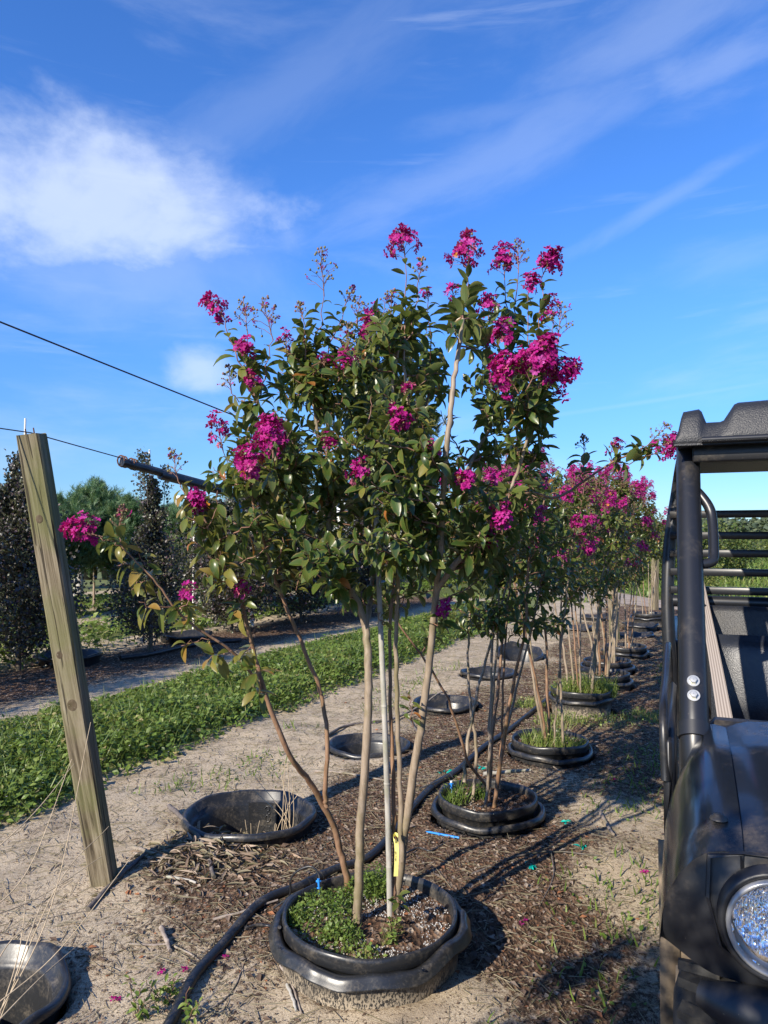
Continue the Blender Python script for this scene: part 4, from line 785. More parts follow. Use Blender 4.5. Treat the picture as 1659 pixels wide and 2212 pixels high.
lp = [W(855, 1818, T0-.036)+[.009*math.sin(a), .018-.022*math.cos(a), .010*math.sin(a*.5)] for a in np.linspace(0, 6, 14)]; MB().grid(np.array([[p+np.array([0, 0, s*.0065]) for s in (-1, 1)] for p in lp])).build('tag_loop', M['yellow_tag'], tg)
cu = bpy.data.curves.new('tag_writing', 'FONT'); cu.body = 'ape Crape'; cu.size = .0085; cu.extrude = .0001; cu.align_x = 'CENTER'; cu.align_y = 'CENTER'
tmp = bpy.data.objects.new('tmp', cu); COL.objects.link(tmp); dg = bpy.context.evaluated_depsgraph_get(); me = bpy.data.meshes.new_from_object(tmp.evaluated_get(dg)); bpy.data.objects.remove(tmp)
me.transform(Matrix.Translation(Vector(W(855, 1850, T0-.0385))) @ Matrix.Rotation(R_(90), 4, 'X') @ Matrix.Rotation(R_(-90), 4, 'Z')); me.materials.clear(); me.materials.append(M['ink']); me.name = 'tag_writing'; link('tag_writing', me, tg)
# main hose
def lay(pts, lift): return catmull([[*(g := G(px, py, zz))[:2], float(H0(g[0], g[1]))+lift if zz == 0 else zz] for px, py, zz in pts], 10)
hp = lay([(330, 2290, 0), (375, 2205, 0), (420, 2120, 0), (480, 2045, 0), (545, 1980, 0), (590, 1950, 0), (650, 1925, 0), (720, 1890, 0), (795, 1855, 0), (850, 1800, 0), (905, 1735, 0), (940, 1700, 0), (985, 1668, 0), (1045, 1620, 0), (1100, 1580, 0), (1135, 1552, 0), (1180, 1520, 0)], .018)
for (a, c, rz) in FULL[:1]:
    for q in hp:
        d = q[:2]-np.array([a, c]); r = np.linalg.norm(d)
        if r < .40: q[:2] = np.array([a, c])+d/r*.40
hs1 = thing('irrigation_hose', hp[0], 'thick black irrigation hose snaking on the mulch past the pots', 'hose'); MB().tube(hp, .0185, 12).build('hose_line', M['hose'], hs1)
for k in (62, 66, 108): MB().tube([hp[k], (hp[k]+hp[k+1])/2, hp[k+1]], .0215, 12).build('hose_clamp', M['hose'], hs1)
def dripper(pts, label, spike=None, r=.0042, cap_white=False):
    o = thing('drip_tube', pts[0], label, 'tube', 'thin drip tubes'); P = catmull(pts, 7); MB().tube(P, r, 8).build('thin_tube', M['hose'], o)
    if spike is not None:
        a, bq = np.array(spike[0], float), np.array(spike[1], float); mb = MB(); mb.tube([a, a*.6+bq*.4, bq], [.0058, .0048, .0015], 6); mb.box(a*.85+bq*.15, (.010, .003, .003)); mb.box(a*.45+bq*.55, (.008, .0025, .0025)); s = mb.build('spike', M['blue'], o)
        if cap_white: MB().tube([a, a+(a-bq)*.15], .007, 8).build('cap', M['white_pvc'], s)
pt = W(690, 1905, T0+.22); 
dripper([G(592, 1962, .03)+[0, 0, 0], W(625, 1935, T0+.26), W(628, 1900, T0+.24), W(645, 1880, T0+.23), W(672, 1872, T0+.22), W(688, 1888, T0+.21), W(690, 1905, T0+.2)], 'thin black drip tube arching into the first pot with blue spike', (W(688, 1898, T0+.2), W(690, 1935, T0+.2)))
dripper([G(530, 2005, .025), G(560, 1998, .02), G(592, 2002, .03), W(604, 2003, T0-.1)], 'short black tube from the hose to the left rim of the first pot', None, .006)
dripper([G(850, 1860, .02), G(900, 1832, .01), G(930, 1838, .01), G(960, 1822, .01), G(1002, 1802, .012), G(1000, 1785, .012), G(985, 1770, .012)], 'loose black drip tube curled on the mulch beside a blue spike', None)
bs = thing('drip_spike', G(955, 1803, .01), 'bright blue plastic drip spike lying on the mulch', 'spike'); a, c = G(920, 1796, .014), G(992, 1810, .014); mb = MB(); mb.tube([a, a*.9+c*.1, c], [.0015, .005, .006], 6); mb.box(a*.6+c*.4, (.003, .012, .004)); mb.box(a*.15+c*.85, (.003, .010, .004)); mb.build('spike_body', M['blue'], bs)
x, y, z = FULL[1]; dripper([G(905, 1705, .02), W(960, 1680, 4.3), W(972, 1672, 4.2), W(978, 1680, 4.15)], 'thin drip tube with blue spike at the second pot', (W(975, 1690, 4.1), W(976, 1712, 4.1)), .004, True)
# ------------------------------------------------------------------ leaning wooden post and the others
def wood_mat():
    m, nt, b = new_mat('weathered_wood'); co = vmul(nt, objco(nt), (1, 1, 1), rot=(-.049, .164, 0)); g = vmul(nt, co, (1, 1, .03)); wv = noise(nt, g, 55, 7, .62, 1.2); f = noise(nt, vmul(nt, co, (1, 1, .03)), 190, 4, .6); bgn = noise(nt, co, 3.2, 4)
    col = ramp(nt, wv, [(.30, (.050, .038, .024)), (.44, (.140, .112, .072)), (.56, (.215, .178, .120)), (.72, (.31, .265, .19))]); col = mix(nt, maprange(nt, bgn, .42, .66), col, mix(nt, .6, col, (.125, .135, .045)))
    cr = maprange(nt, noise(nt, vmul(nt, co, (1, 1, .006)), 60, 2, .5, .2), .62, .635); col = mix(nt, math_node(nt, 'MULTIPLY', cr, .85), col, (.03, .024, .016))
    setp(nt, b, color=col, rough=.88, spec=.2); bump(nt, b, math_node(nt, 'ADD', math_node(nt, 'SUBTRACT', wv, math_node(nt, 'MULTIPLY', cr, 1.5)), math_node(nt, 'MULTIPLY', f, .4)), .5, .006); return m
M['wood'] = wood_mat()
def square_post(base, top, hw, yaw, label, group=None, knots=()):
    base = np.asarray(base, float); top = np.asarray(top, float); o = thing('wooden_post', base, label, 'post', group); ax = unit(top-base); c, s = math.cos(yaw), math.sin(yaw)
    e1 = unit(np.array([c, s, 0])-ax*np.dot([c, s, 0], ax)); e2 = np.cross(ax, e1); L = np.linalg.norm(top-base); rr = np.random.default_rng(int(abs(base[0]*100))+3)
    prof = []; b = .16
    for (x, y) in ((-1, -1), (1, -1), (1, 1), (-1, 1)):
        t = [(-1, -1), (1, -1), (1, 1), (-1, 1)].index((x, y))
        prof += [((x, y*(1-b)), (x*(1-b), y))[k] for k in ((0, 1) if t % 2 == 0 else (1, 0))]
    prof = np.array(prof)*hw; n = 26; rings = []
    for i in range(n):
        t = i/(n-1); w = 1+rr.normal(0, .006); q = base-ax*.12+(ax*(L+.12))*t; rings.append([q+e1*p[0]*w+e2*p[1]*w for p in prof])
    rings = np.array(rings); k = len(prof); rings[-1] += ax*rr.normal(0, .003, (k, 1)); i = np.arange(n-1)[:, None]*k; j = np.arange(k)[None]; f = np.stack([i+j, i+(j+1) % k, i+k+(j+1) % k, i+k+j], -1).reshape(-1, 4)
    mb = MB(); mb.add(rings.reshape(-1, 3), f); mb.add(np.vstack([rings[-1], rings[-1].mean(0)]), np.array([[q, (q+1) % k, k] for q in range(k)])); mb.build('timber', M['wood'], o, True, 35)
    for (h, off, r) in knots:
        ctr = base+ax*h-e2*(hw+.0006)+e1*off
        ang = np.linspace(0, 6.283, 15)[:-1]; v = [ctr+(e1*math.cos(a)+ax*math.sin(a)*1.25)*r*rf-e2*dz for rf, dz in ((1.0*(1+.12*math.sin(3*h)), -.0004), (.72, .0010), (.50, .0002), (.02, .0004)) for a in ang]
        ii = np.arange(3)[:, None]*14; jj = np.arange(14)[None]; ff = np.stack([ii+jj, ii+(jj+1) % 14, ii+14+(jj+1) % 14, ii+14+jj], -1).reshape(-1, 4); MB().add(np.array(v), ff).build('knot', M['knot'], o)
    return o, e1, e2, ax
M['knot'] = bark_mat('wood_knot', (.035, .025, .016), (.095, .068, .042), (.17, .13, .085), .85)
pb = G(226, 1905, 0); PT = W(68, 938, 3.12); pb[2] = 0
post1, e1, e2, ax = square_post(pb, PT, .048, R_(3), 'leaning weathered grey green timber post with a wire over its top', None, ((1.60, -.005, .017), (1.02, -.014, .013), (.80, .005, .019)))
for dx in (-.022, .012): MB().tube([PT+e1*dx-e2*.0-ax*.03, PT+e1*dx+ax*.026], [.003, .0028], 6).build('staple', M['rust'], post1)
q2 = G(1328, 1384, 0); P2T = W(1321, 1217, q2[1]); post2 = square_post(q2, P2T, .055, R_(30), 'grey wooden stake standing amid the blooming row trees')[0]
q3 = G(1414, 1318, 0); P3T = W(1415, 1205, q3[1]); square_post(q3, P3T, .06, R_(20), 'straight wooden post next to the last potted tree by the road')
q4 = np.array([-2.93, -1.2, 0]); P4T = np.array([-2.94, -1.2, 2.58]); square_post(q4, P4T, .046, R_(24), 'tall wooden post carrying the upper wire, beside the photographer')
def sagline(a, b, sag, n=40): t = np.linspace(0, 1, n)[:, None]; P = a*(1-t)+b*t; P[:, 2:3] -= sag*4*t*(1-t); return P
A = np.array(P4T)+[0, 0, .01]; B = np.array(P2T)+[0, 0, .012]
w1 = sagline(A, B, .03, 60); o = MB().tube(w1, .0028, 6).build('trellis_wire', M['wire']); tag(o, 'dark upper wire slanting down across the sky into the front tree', 'wire')
C = np.array([-2.6, 1.5, 2.02]); top1 = np.array(PT)+ax*.006; w2 = np.vstack([sagline(C, top1, .01, 10)[:-1], sagline(top1, B-[0, 0, .02], .12, 40)]); o = MB().tube(w2, .0026, 6).build('trellis_wire', M['wire']); tag(o, 'dark lower wire running over the leaning post top to the hanging pipe', 'wire')
# pipe lashed to the lower wire
k0 = [i for i in range(len(w2)) if w2[i][1] > 3.42][0]; seg = catmull(w2[k0:k0+6]-[0, 0, .02], 4)
hpz = thing('hanging_pipe', seg[0], 'black irrigation pipe lashed under the wire with a teal tube hanging', 'pipe'); MB().tube(seg, .019, 10).build('pipe', M['hose'], hpz); MB().tube(seg[4:14]+[0, 0, -.010], .023, 10).build('sleeve', M['hose'], hpz)
for q in (0, 1, 15): MB().tube([seg[q]+[.02*math.cos(a), .006*a-.02, .026*math.sin(a)+.006] for a in np.linspace(0, 12.5, 26)], .004, 5).build('lashing', M['rust'], hpz)
q = seg[13]; MB().tube(catmull([q+[0, 0, -.02], q+[.02, .0, -.05], q+[.045, 0, -.09], q+[.05, 0, -.15], q+[.035, 0, -.18]], 6), .006, 8).build('teal_tube', M['teal_hose'], hpz)
# ------------------------------------------------------------------ sticks, ties and fallen petals
def stick(name, pts, r, mat, label, cat='stick', group=None, hollow=False):
    P = catmull([[*(g := G(px, py, 0))[:2], float(H0(g[0], g[1]))+r*.9+dz] for px, py, dz in pts], 6); rr = np.random.default_rng(int(P[0][0]*1000) & 0xffff); P[1:-1] += rr.normal(0, r*.15, P[1:-1].shape)
    o = MB().tube(P, np.linspace(r, r*.75, len(P))*(1+.08*np.sin(np.arange(len(P)))), 8).build(name, M[mat]); tag(o, label, cat, group); return o
S = [([(365, 1755, .03), (400, 1800, .03), (440, 1850, .015), (462, 1908, 0)], .013, 'stick_dark', 'long dark stick leaning across the dead leaf pile'), ([(190, 1968, 0), (245, 1915, 0), (300, 1868, 0), (340, 1840, 0)], .011, 'stick_dark', 'dark stick lying against the foot of the leaning post'),
     ([(287, 1842, .01), (340, 1865, .01), (392, 1882, 0)], .009, 'stick', 'pale broken cane lying between the post and the leaf pile'), ([(290, 1850, 0), (340, 1872, 0), (375, 1890, 0)], .007, 'stick', 'second pale broken cane lying between the post and the leaf pile'),
     ([(360, 1908, 0), (395, 1912, 0), (424, 1918, 0)], .007, 'bamboo', 'short whitish stick on the mulch below the leaf pile'), ([(460, 1988, 0), (520, 1980, 0), (600, 1958, .01)], .006, 'stick', 'long pale twig touching the hose by the first pot'),
     ([(278, 2038, 0), (330, 2038, 0), (370, 2035, 0)], .0045, 'stick', 'thin straight twig on the open mulch'), ([(348, 2012, .01), (358, 2030, .005), (368, 2050, 0)], .010, 'stick', 'short forked piece of wood on the open mulch'), ([(370, 2036, 0), (410, 2052, 0), (430, 2066, 0)], .004, 'stick', 'thin twig running on from the forked wood'),
     ([(1045, 1727, .135), (1095, 1724, .14), (1146, 1720, .15)], .012, 'bamboo', 'pale bamboo piece lying across the second pot rim'), ([(835, 1568, .01), (900, 1540, .03), (945, 1522, .08), (965, 1516, .09)], .010, 'stick', 'stick propped on the rim of an empty socket pot'), ([(705, 1600, .0), (750, 1575, 0), (830, 1563, 0)], .012, 'stick_dark', 'grey branch on the sand behind the front trunks'),
     ([(1297, 1760, 0), (1312, 1785, 0), (1325, 1810, 0)], .010, 'stick', 'stubby stick in the sunlit lane'), ([(1020, 1895, 0), (1120, 1860, 0), (1200, 1852, .01), (1300, 1862, 0)], .0045, 'stick_dark', 'long thin fallen branch right of the first pot'), ([(1190, 1850, .01), (1195, 1900, 0), (1165, 1960, 0)], .003, 'stick_dark', 'thin side twig of the fallen branch by the first pot'),
     ([(620, 2130, 0), (632, 2160, 0), (640, 2185, 0)], .006, 'bamboo', 'whitish split stick left of the first pot base'), ([(605, 2090, 0), (630, 2130, 0), (652, 2190, 0)], .004, 'stick', 'curved brown twig left of the first pot base'), ([(1140, 1600, 0), (1210, 1660, 0), (1330, 1690, 0)], .004, 'stick', 'pale twig beside the third pot'),
     ([(680, 1665, 0), (740, 1672, 0), (835, 1690, 0)], .007, 'stick', 'pale split cane on the mulch behind the front trunks'), ([(870, 1545, 0), (895, 1575, 0), (905, 1590, 0)], .010, 'stick_dark', 'dark stub of branch before the propped stick'), ([(435, 2195, .0), (500, 2140, 0), (530, 2080, 0)], .003, 'stick', 'thin dry stalk beside the hose')]
for pts, r, mt, lb in S: stick('fallen_stick', pts, r, mt, lb, 'stick', 'fallen sticks on the mulch')
n = 620; rr = np.random.default_rng(4); c = G(440, 1862, 0); a = rr.normal(0, 1, (n, 2))*np.array([.16, .13]); x = c[0]+a[:, 0]; y = c[1]+a[:, 1]; mb = MB(); hh = .05*np.exp(-(a[:, 0]/.16)**2-(a[:, 1]/.13)**2)
spread(mb, LT, LF, np.stack([x, y, H0(x, y)+.004+hh*rr.random(n)], -1), frames(rand_dirs(n, rr, -.1, .35), rand_dirs(n, rr, .2, 1)), np.stack([rr.uniform(.014, .032, n), rr.uniform(.04, .10, n), rr.uniform(.05, .12, n)], -1), 0, rr.uniform(.3, .82, n), LC*0); tag(mb.build('dead_leaf_pile', M['dryleaf']), 'pile of curled pale grey dead leaves by the empty socket pot', 'leaves', kind='stuff')
ties = [(1345, 1788, 'crumpled teal plant tie'), (1257, 1838, 'teal plant tie'), (1228, 1785, 'teal plant tie'), (870, 1660, 'teal plant tie'), (1005, 1692, 'teal plant tie')]
TL = ['teal tie bits on the lane beside the thin shadows', 'teal tie scrap near the fallen branch', 'teal tie scrap between the second pot and the lane', 'teal tie scrap on the mulch behind the trunks', 'teal tie scrap in the second pot among the stems']
for i, (px, py) in enumerate(((1259, 1840), (1228, 1784), (1150, 1880), (955, 1665), (1040, 1690))):
    g = G(px, py, 0); g[2] = float(H0(g[0], g[1])) if i != 4 else .085; rr = np.random.default_rng(i); n = 7; mb = MB(); spread(mb, LT, LF, g+rr.normal(0, .012, (n, 3))*[1, 1, .2]+[0, 0, .006], frames(rand_dirs(n, rr, -.1, .4), rand_dirs(n, rr, .2, 1)), rr.uniform(.02, .04, n)); tag(mb.build('plant_tie', M['teal']), TL[i], 'plant tie', 'scraps of teal plant tie')
for i, (px, py) in enumerate(((398, 2093), (482, 2070), (352, 2097), (252, 2158), (1325, 1683), (1395, 1885), (1130, 1990))):
    g = G(px, py, 0); rr = np.random.default_rng(20+i); n = 2; mb = MB(); spread(mb, FLT, FLF, g+rr.normal(0, .006, (n, 3))*[1, 1, 0]+[0, 0, float(H0(g[0], g[1]))+.005], frames(rand_dirs(n, rr, -.2, .2), (0, 0, 1)), rr.uniform(.010, .013, n), 0, rr.random(n)*.6); tag(mb.build('fallen_flower', M['petal']), 'small magenta flower fallen on the ground', 'flower', 'fallen magenta flowers')
# dry stalks that lean in at the left, weeds by the hose
def stalks(name, label, lines, r, mat, root):
    o = thing(name, root, label, 'weed')
    for L in lines: P = catmull(L, 8); MB().tube(P, np.linspace(r, r*.45, len(P)), 5).build('stalk', M[mat], o)
L = []
for (a, b, c, dz) in (((-30, 2240), (110, 1960), (196, 1560), 0), ((-40, 2300), (120, 1920), (235, 1785), .05), ((-60, 2000), (60, 1880), (155, 1640), .1), ((-20, 2180), (130, 2050), (300, 1830), -.05), ((-60, 1880), (70, 1760), (160, 1650), .2), ((-40, 2130), (60, 2000), (235, 1960), .1), ((-20, 2250), (40, 2060), (60, 1900), .0), ((-50, 1990), (80, 1940), (220, 1850), .15), ((-10, 2212), (90, 2110), (182, 2030), -.1), ((30, 2120), (75, 1990), (120, 1880), .05)):
    L.append([W(*a, 2.0+dz), W(*b, 2.15+dz), W(*c, 2.35+dz)])
stalks('dry_weed', 'thin bare straw coloured weed stalks leaning over the sand', L, .0022, 'straw', np.array([*L[0][0][:2], 0]))
x, y, z = EMPTY[0]; L = []; rr = np.random.default_rng(9)
for k in range(9): a = rr.random()*6.283; L.append([[x+.15*math.cos(a), y-.16+.05*math.sin(a), -.38], [x+.17*math.cos(a), y-.15, -.15], [x+.22*math.cos(a)+rr.normal(0, .03), y-.13, .02+rr.random()*.06]])
for k in range(9): L.append([[x+.10+rr.random()*.12, y+.05, -.38], [x+.12+rr.random()*.1, y+.06, -.05], [x+rr.uniform(-.02, .28), y+.10, rr.uniform(.15, .34)]])
stalks('dry_weed', 'dead bleached stems standing in the embossed socket pot', L, .0032, 'straw', (x, y, -.39))
def sprout(px, py, label, n, size, seed):
    g = G(px, py, 0); T = Crape(seed); o = thing('green_sprout', (g[0], g[1], float(H0(g[0], g[1]))), label, 'plant'); rr = T.rng; z = float(H0(g[0], g[1]))
    for k in range(n): P = T.shoot((g[0], g[1], z-.01), (g[0]+rr.normal(0, .03), g[1]+rr.normal(0, .03), z+rr.uniform(.05, .11)), True, .25, size, .5, .0016, .022, .62, 0); MB().tube(P, .0014, 5).build('stem', M['stem'], o)
    for l in T.leaf:
        me = weed_leaf(rr.integers(6), rr.integers(3)); q = bpy.data.objects.new('leaf', me); COL.objects.link(q); attach(q, o); Rm = frames(l[1][None], l[2][None])[0]*l[3]; q.matrix_basis = Matrix([[*Rm[0], l[0][0]], [*Rm[1], l[0][1]], [*Rm[2], l[0][2]], [0, 0, 0, 1]])
_wl = {}
def weed_leaf(k, t):
    if (k, t) not in _wl: c = LC.copy(); c[:, 0] = .4+.2*t; _wl[(k, t)] = MB().add(LT[k], LF, 0, c).mesh('leaf', M['weed'])
    return _wl[(k, t)]
sprout(362, 2165, 'bright green leafy sprout against the black hose', 4, .034, 1); sprout(300, 2200, 'low pale green sprout on the sand left of the hose', 4, .030, 2); sprout(395, 2195, 'tiny sprout on the far side of the hose', 2, .025, 3)
# ------------------------------------------------------------------ the utility vehicle (x across, y from nose to tail, z up in its own frame)
UY = R_(22); VC, UC = .65, 2.6
def uw(v, u): return np.array([math.cos(UY)*v+math.sin(UY)*u, -math.sin(UY)*v+math.cos(UY)*u, 0])
utv = thing('utility_vehicle', uw(VC, UC), 'black open utility vehicle with roof and roll bars parked beside the pot row', 'vehicle', None, -UY)
def Lc(v, u, z): return np.stack([np.asarray(v, float)-VC, np.asarray(u, float)-UC, np.asarray(z, float)+np.zeros(np.shape(v))], -1)
def Lp(pts): return np.array([[p[0]-VC, p[1]-UC, p[2]] for p in pts], float)
def paint_mat(name, base, rough, dust, coat=0.0, dcol=(.22, .175, .12), bumpy=0.0, dscale=5.0, lo=.5):
    m, nt, b = new_mat(name); co = objco(nt); n1 = noise(nt, co, dscale, 6, .62); n2 = noise(nt, co, 48, 5, .7); d = math_node(nt, 'MULTIPLY', maprange(nt, math_node(nt, 'ADD', math_node(nt, 'MULTIPLY', n1, .7), math_node(nt, 'MULTIPLY', n2, .3)), lo, lo+.22), dust)
    sc = math_node(nt, 'MULTIPLY', maprange(nt, noise(nt, vmul(nt, co, (1, 9, 3), rot=(.3, .2, .6)), 30, 4, .7), .66, .76), .14); spk = math_node(nt, 'MULTIPLY', maprange(nt, noise(nt, co, 130, 2), .74, .78), .5)
    col = mix(nt, sc, base, (.20, .20, .21)); col = mix(nt, math_node(nt, 'MAXIMUM', d, spk), col, dcol); setp(nt, b, color=col, rough=math_node(nt, 'ADD', math_node(nt, 'MULTIPLY', d, .5), rough), spec=.5, coat=coat, coatr=.12)
    bump(nt, b, noise(nt, co, 230 if bumpy else 20, 3), bumpy or .03, .002 if bumpy else .006); return m
M['u_paint'] = paint_mat('vehicle_paint', (.010, .013, .019), .20, .30, .45); M['u_plastic'] = paint_mat('vehicle_plastic', (.014, .015, .018), .42, .34); M['u_grain'] = paint_mat('grained_plastic', (.018, .019, .022), .46, .22, 0, (.2, .18, .15), .9)
M['u_tube'] = paint_mat('powder_coat_tube', (.013, .014, .017), .36, .22); M['u_vinyl'] = paint_mat('seat_vinyl', (.016, .019, .026), .36, .16, 0, (.2, .18, .15), .6); M['u_dusty'] = paint_mat('dusty_panel', (.05, .04, .032), .7, .85, 0, (.25, .19, .125), 0, 7, .36); M['tyre'] = paint_mat('tyre_rubber', (.018, .018, .018), .75, .55, 0, (.17, .135, .09), .5, 9)
def chrome_mat():
    m, nt, b = new_mat('reflector'); co = objco(nt); vo = nt.nodes.new('ShaderNodeTexVoronoi'); vo.inputs['Scale'].default_value = 75; nt.links.new(vmul(nt, co, (1.6, 1, .55)), vo.inputs['Vector'])
    setp(nt, b, color=(.93, .93, .94), metal=1.0, rough=.06); sp_ = nt.nodes.new('ShaderNodeSeparateColor'); nt.links.new(vo.outputs['Color'], sp_.inputs[0]); bump(nt, b, math_node(nt, 'ADD', vo.outputs['Distance'], math_node(nt, 'MULTIPLY', sp_.outputs[0], .5)), .9, .012); return m
M['zinc'] = simple('zinc', (.62, .60, .52), .32, .12, 60, metal=.85); M['chrome'] = chrome_mat(); M['bezel'] = simple('lamp_bezel', (.30, .30, .30), .25, .1, metal=.3)
m, nt, b = new_mat('lamp_glass'); tr = nt.nodes.new('ShaderNodeBsdfTransparent'); gl = nt.nodes.new('ShaderNodeBsdfGlossy'); gl.inputs['Roughness'].default_value = .03; fr = nt.nodes.new('ShaderNodeFresnel'); fr.inputs[0].default_value = 1.5; ms = nt.nodes.new('ShaderNodeMixShader')
nt.links.new(math_node(nt, 'ADD', fr.outputs[0], .04), ms.inputs[0]); nt.links.new(tr.outputs[0], ms.inputs[1]); nt.links.new(gl.outputs[0], ms.inputs[2]); nt.links.new(ms.outputs[0], nt.nodes['Material Output'].inputs[0]); M['glass'] = m
m, nt, b = new_mat('belt_webbing'); sx = nt.nodes.new('ShaderNodeSeparateXYZ'); a_ = nt.nodes.new('ShaderNodeAttribute'); a_.attribute_name = 'tint'; nt.links.new(a_.outputs['Vector'], sx.inputs[0]); wv = math_node(nt, 'SINE', math_node(nt, 'MULTIPLY', sx.outputs[0], 31.4)); setp(nt, b, color=mix(nt, maprange(nt, wv, -.4, .4), (.20, .17, .15), (.33, .285, .255)), rough=.85, spec=.2); M['belt'] = m
def zc(u): return np.interp(u, [1.40, 1.44, 1.50, 1.62, 1.85, 2.04], [.915, .950, .985, 1.012, 1.045, 1.056])
def ufront(v): d = np.maximum(0, np.abs(v-VC)-.50); return 1.415+d*d*1.1
def solid(mb, P, thick):          # a sheet with an underside and closed edges
    a, b = P.shape[:2]; mb.grid(P); Q = P.copy(); Q[..., 2] -= thick; mb.grid(Q[:, ::-1])
    for E, F in ((P[0], Q[0]), (Q[-1], P[-1]), (Q[:, 0], P[:, 0]), (P[:, -1], Q[:, -1])): mb.grid(np.stack([E, F], 0))
    return mb
# hood: raised middle panel
u = np.linspace(0, 1, 22); v = np.linspace(.085, 2*VC-.085, 41); UU, VV = np.meshgrid(u, v, indexing='ij'); uu = ufront(VV)+.045+(2.04-ufront(VV)-.045)*UU; e = np.abs(VV-VC)
zz = zc(uu)+.022*(1-sstep(.40, .46, e))*sstep(.06, .25, UU)-.014*sstep(.50, .565, e)-.012*(e/.56)**2
hood = solid(MB(), Lc(VV, uu, zz), .012).build('hood', M['u_paint'], utv, True, 40)
for sv in (.055, 2*VC-.055):
    MB().lathe([(.016, 0), (.015, .004), (.009, .005), (.009, .009), (.001, .010)], 14, 0, None, Lc(sv, 1.52, zc(1.52)-.012)).build('fastener', M['u_plastic'], hood)
# fenders
FPROF = [(.092, -.016), (.06, -.014), (.035, -.022), (.010, -.045), (-.015, -.085), (-.034, -.13), (-.045, -.18), (-.050, -.235)]
def ufend(vv): return 1.455+max(0, (.07-vv))**2*2.6
for sg in (1, -1):
    prof = FPROF; us = np.linspace(0, 1, 16); P = np.zeros((len(us), len(prof), 3))
    for i, t in enumerate(us):
        for j, (vv, dz) in enumerate(prof):
            uf = ufend(vv); uu_ = uf+(2.03-uf)*t; flare = 0.0; pin = .012*sstep(1.75, 2.03, uu_)*(j/7); vq = vv+flare+pin; vq = vq if sg == 1 else 2*VC-vq
            P[i, j] = Lc(vq, uu_, zc(uu_)+dz*(1.0 if uu_ < 1.8 else 1.0+.5*sstep(1.8, 2.03, uu_)))
    mb = solid(MB(), P, .010); fd = mb.build('fender', M['u_paint'], utv, True, 40)
    MB().add(*[q for q in (np.array([Lc(x if sg == 1 else 2*VC-x, 1.80+.22*t, .70+.22*t2) for t, t2, x in ((0, .2, -.052), (1, .0, -.046), (1, 1.0, -.030), (.35, .95, -.036))]), np.array([[0, 1, 2, 3]]))]).build('dust_guard', M['u_dusty'], fd)
    # inner side below the pillar
    s_ = lambda x: x if sg == 1 else 2*VC-x
    MB().box(Lc(s_(-.044), 2.03, .47), (.024, .006, .26)).build('mud_flap', M['u_dusty'], utv); MB().box(Lc(s_(.10), 1.98, .62), (.055, .015, .14)).build('inner_guard', M['u_dusty'], utv)
# front fascia: its top edge follows the hood and fender noses
vs_ = np.concatenate([np.linspace(-.0505, .10, 22), np.linspace(.12, 2*VC-.12, 50), np.linspace(2*VC-.10, 2*VC+.0505, 22)]); ts = np.linspace(0, 1, 17); P = np.zeros((len(ts), len(vs_), 3))
def ftop(vv):
    q = vv if vv <= VC else 2*VC-vv; hz_ = float(ufront(q))+.045; uo = hz_ if q > .092 else ufend(q); dz = float(np.interp(q, [p[0] for p in FPROF][::-1], [p[1] for p in FPROF][::-1])) if q < .092 else -.016-.012*((VC-q)/.56)**2*.4
    return uo, float(zc(uo))+dz+.001
def fas(vv, t):
    e = abs(vv-VC); uo, zt = ftop(vv); zb = min(.730+.012*float(sstep(.60, .72, e)), zt-.004); ub = float(ufront(vv))+.022+.05*float(sstep(.6, .716, e)); return ub+(uo-.003-ub)*t-.020*math.sin(math.pi*min(1, t*1.05))*(1-.6*float(sstep(.6, .716, e))), zb+(zt-zb)*t
def fas_u(vv, z): tt_ = np.linspace(0, 1, 21); q = np.array([fas(vv, t) for t in tt_]); return float(np.interp(z, q[:, 1], q[:, 0]))
for j, vv in enumerate(vs_):
    for i, t in enumerate(ts): a_, b_ = fas(vv, t); P[i, j] = Lc(vv, a_, b_)
fas_m = MB().grid(P[:, ::-1]); Q = P.copy(); Q[..., 1] += .014; fas_m.grid(Q)
for q in (0, 1):
    ctr = fas_m.V[q][fas_m.F[q]-(0 if q == 0 else len(fas_m.V[0]))].mean(1); keep = np.ones(len(ctr), bool)
    for hv in (.140, 2*VC-.140): keep &= np.hypot(ctr[:, 0]-(hv-VC), ctr[:, 2]-.850) > .074
    fas_m.F[q] = fas_m.F[q][keep]; fas_m.M[q] = fas_m.M[q][keep]
for _ in (0,):
    fas_m.grid(np.stack([P[0], Q[0]])[:, ::-1]); fascia = fas_m.build('front_fascia', M['u_plastic'], utv, True, 40)
# bumper
vb = np.linspace(.02, 2*VC-.02, 30); pb_ = Lp([(x, 1.395+max(0, abs(x-VC)-.45)**2*1.5, .697) for x in vb]); bm = MB().tube(pb_, .050*np.minimum(1, np.concatenate([[.45, .75, .92], np.ones(24), [.92, .75, .45]])), 16).build('bumper', M['u_plastic'], utv, True, 50)
MB().box(Lc(VC, 1.43, .62), (.50, .03, .05), bev=.01).build('skid_plate', M['u_dusty'], bm)
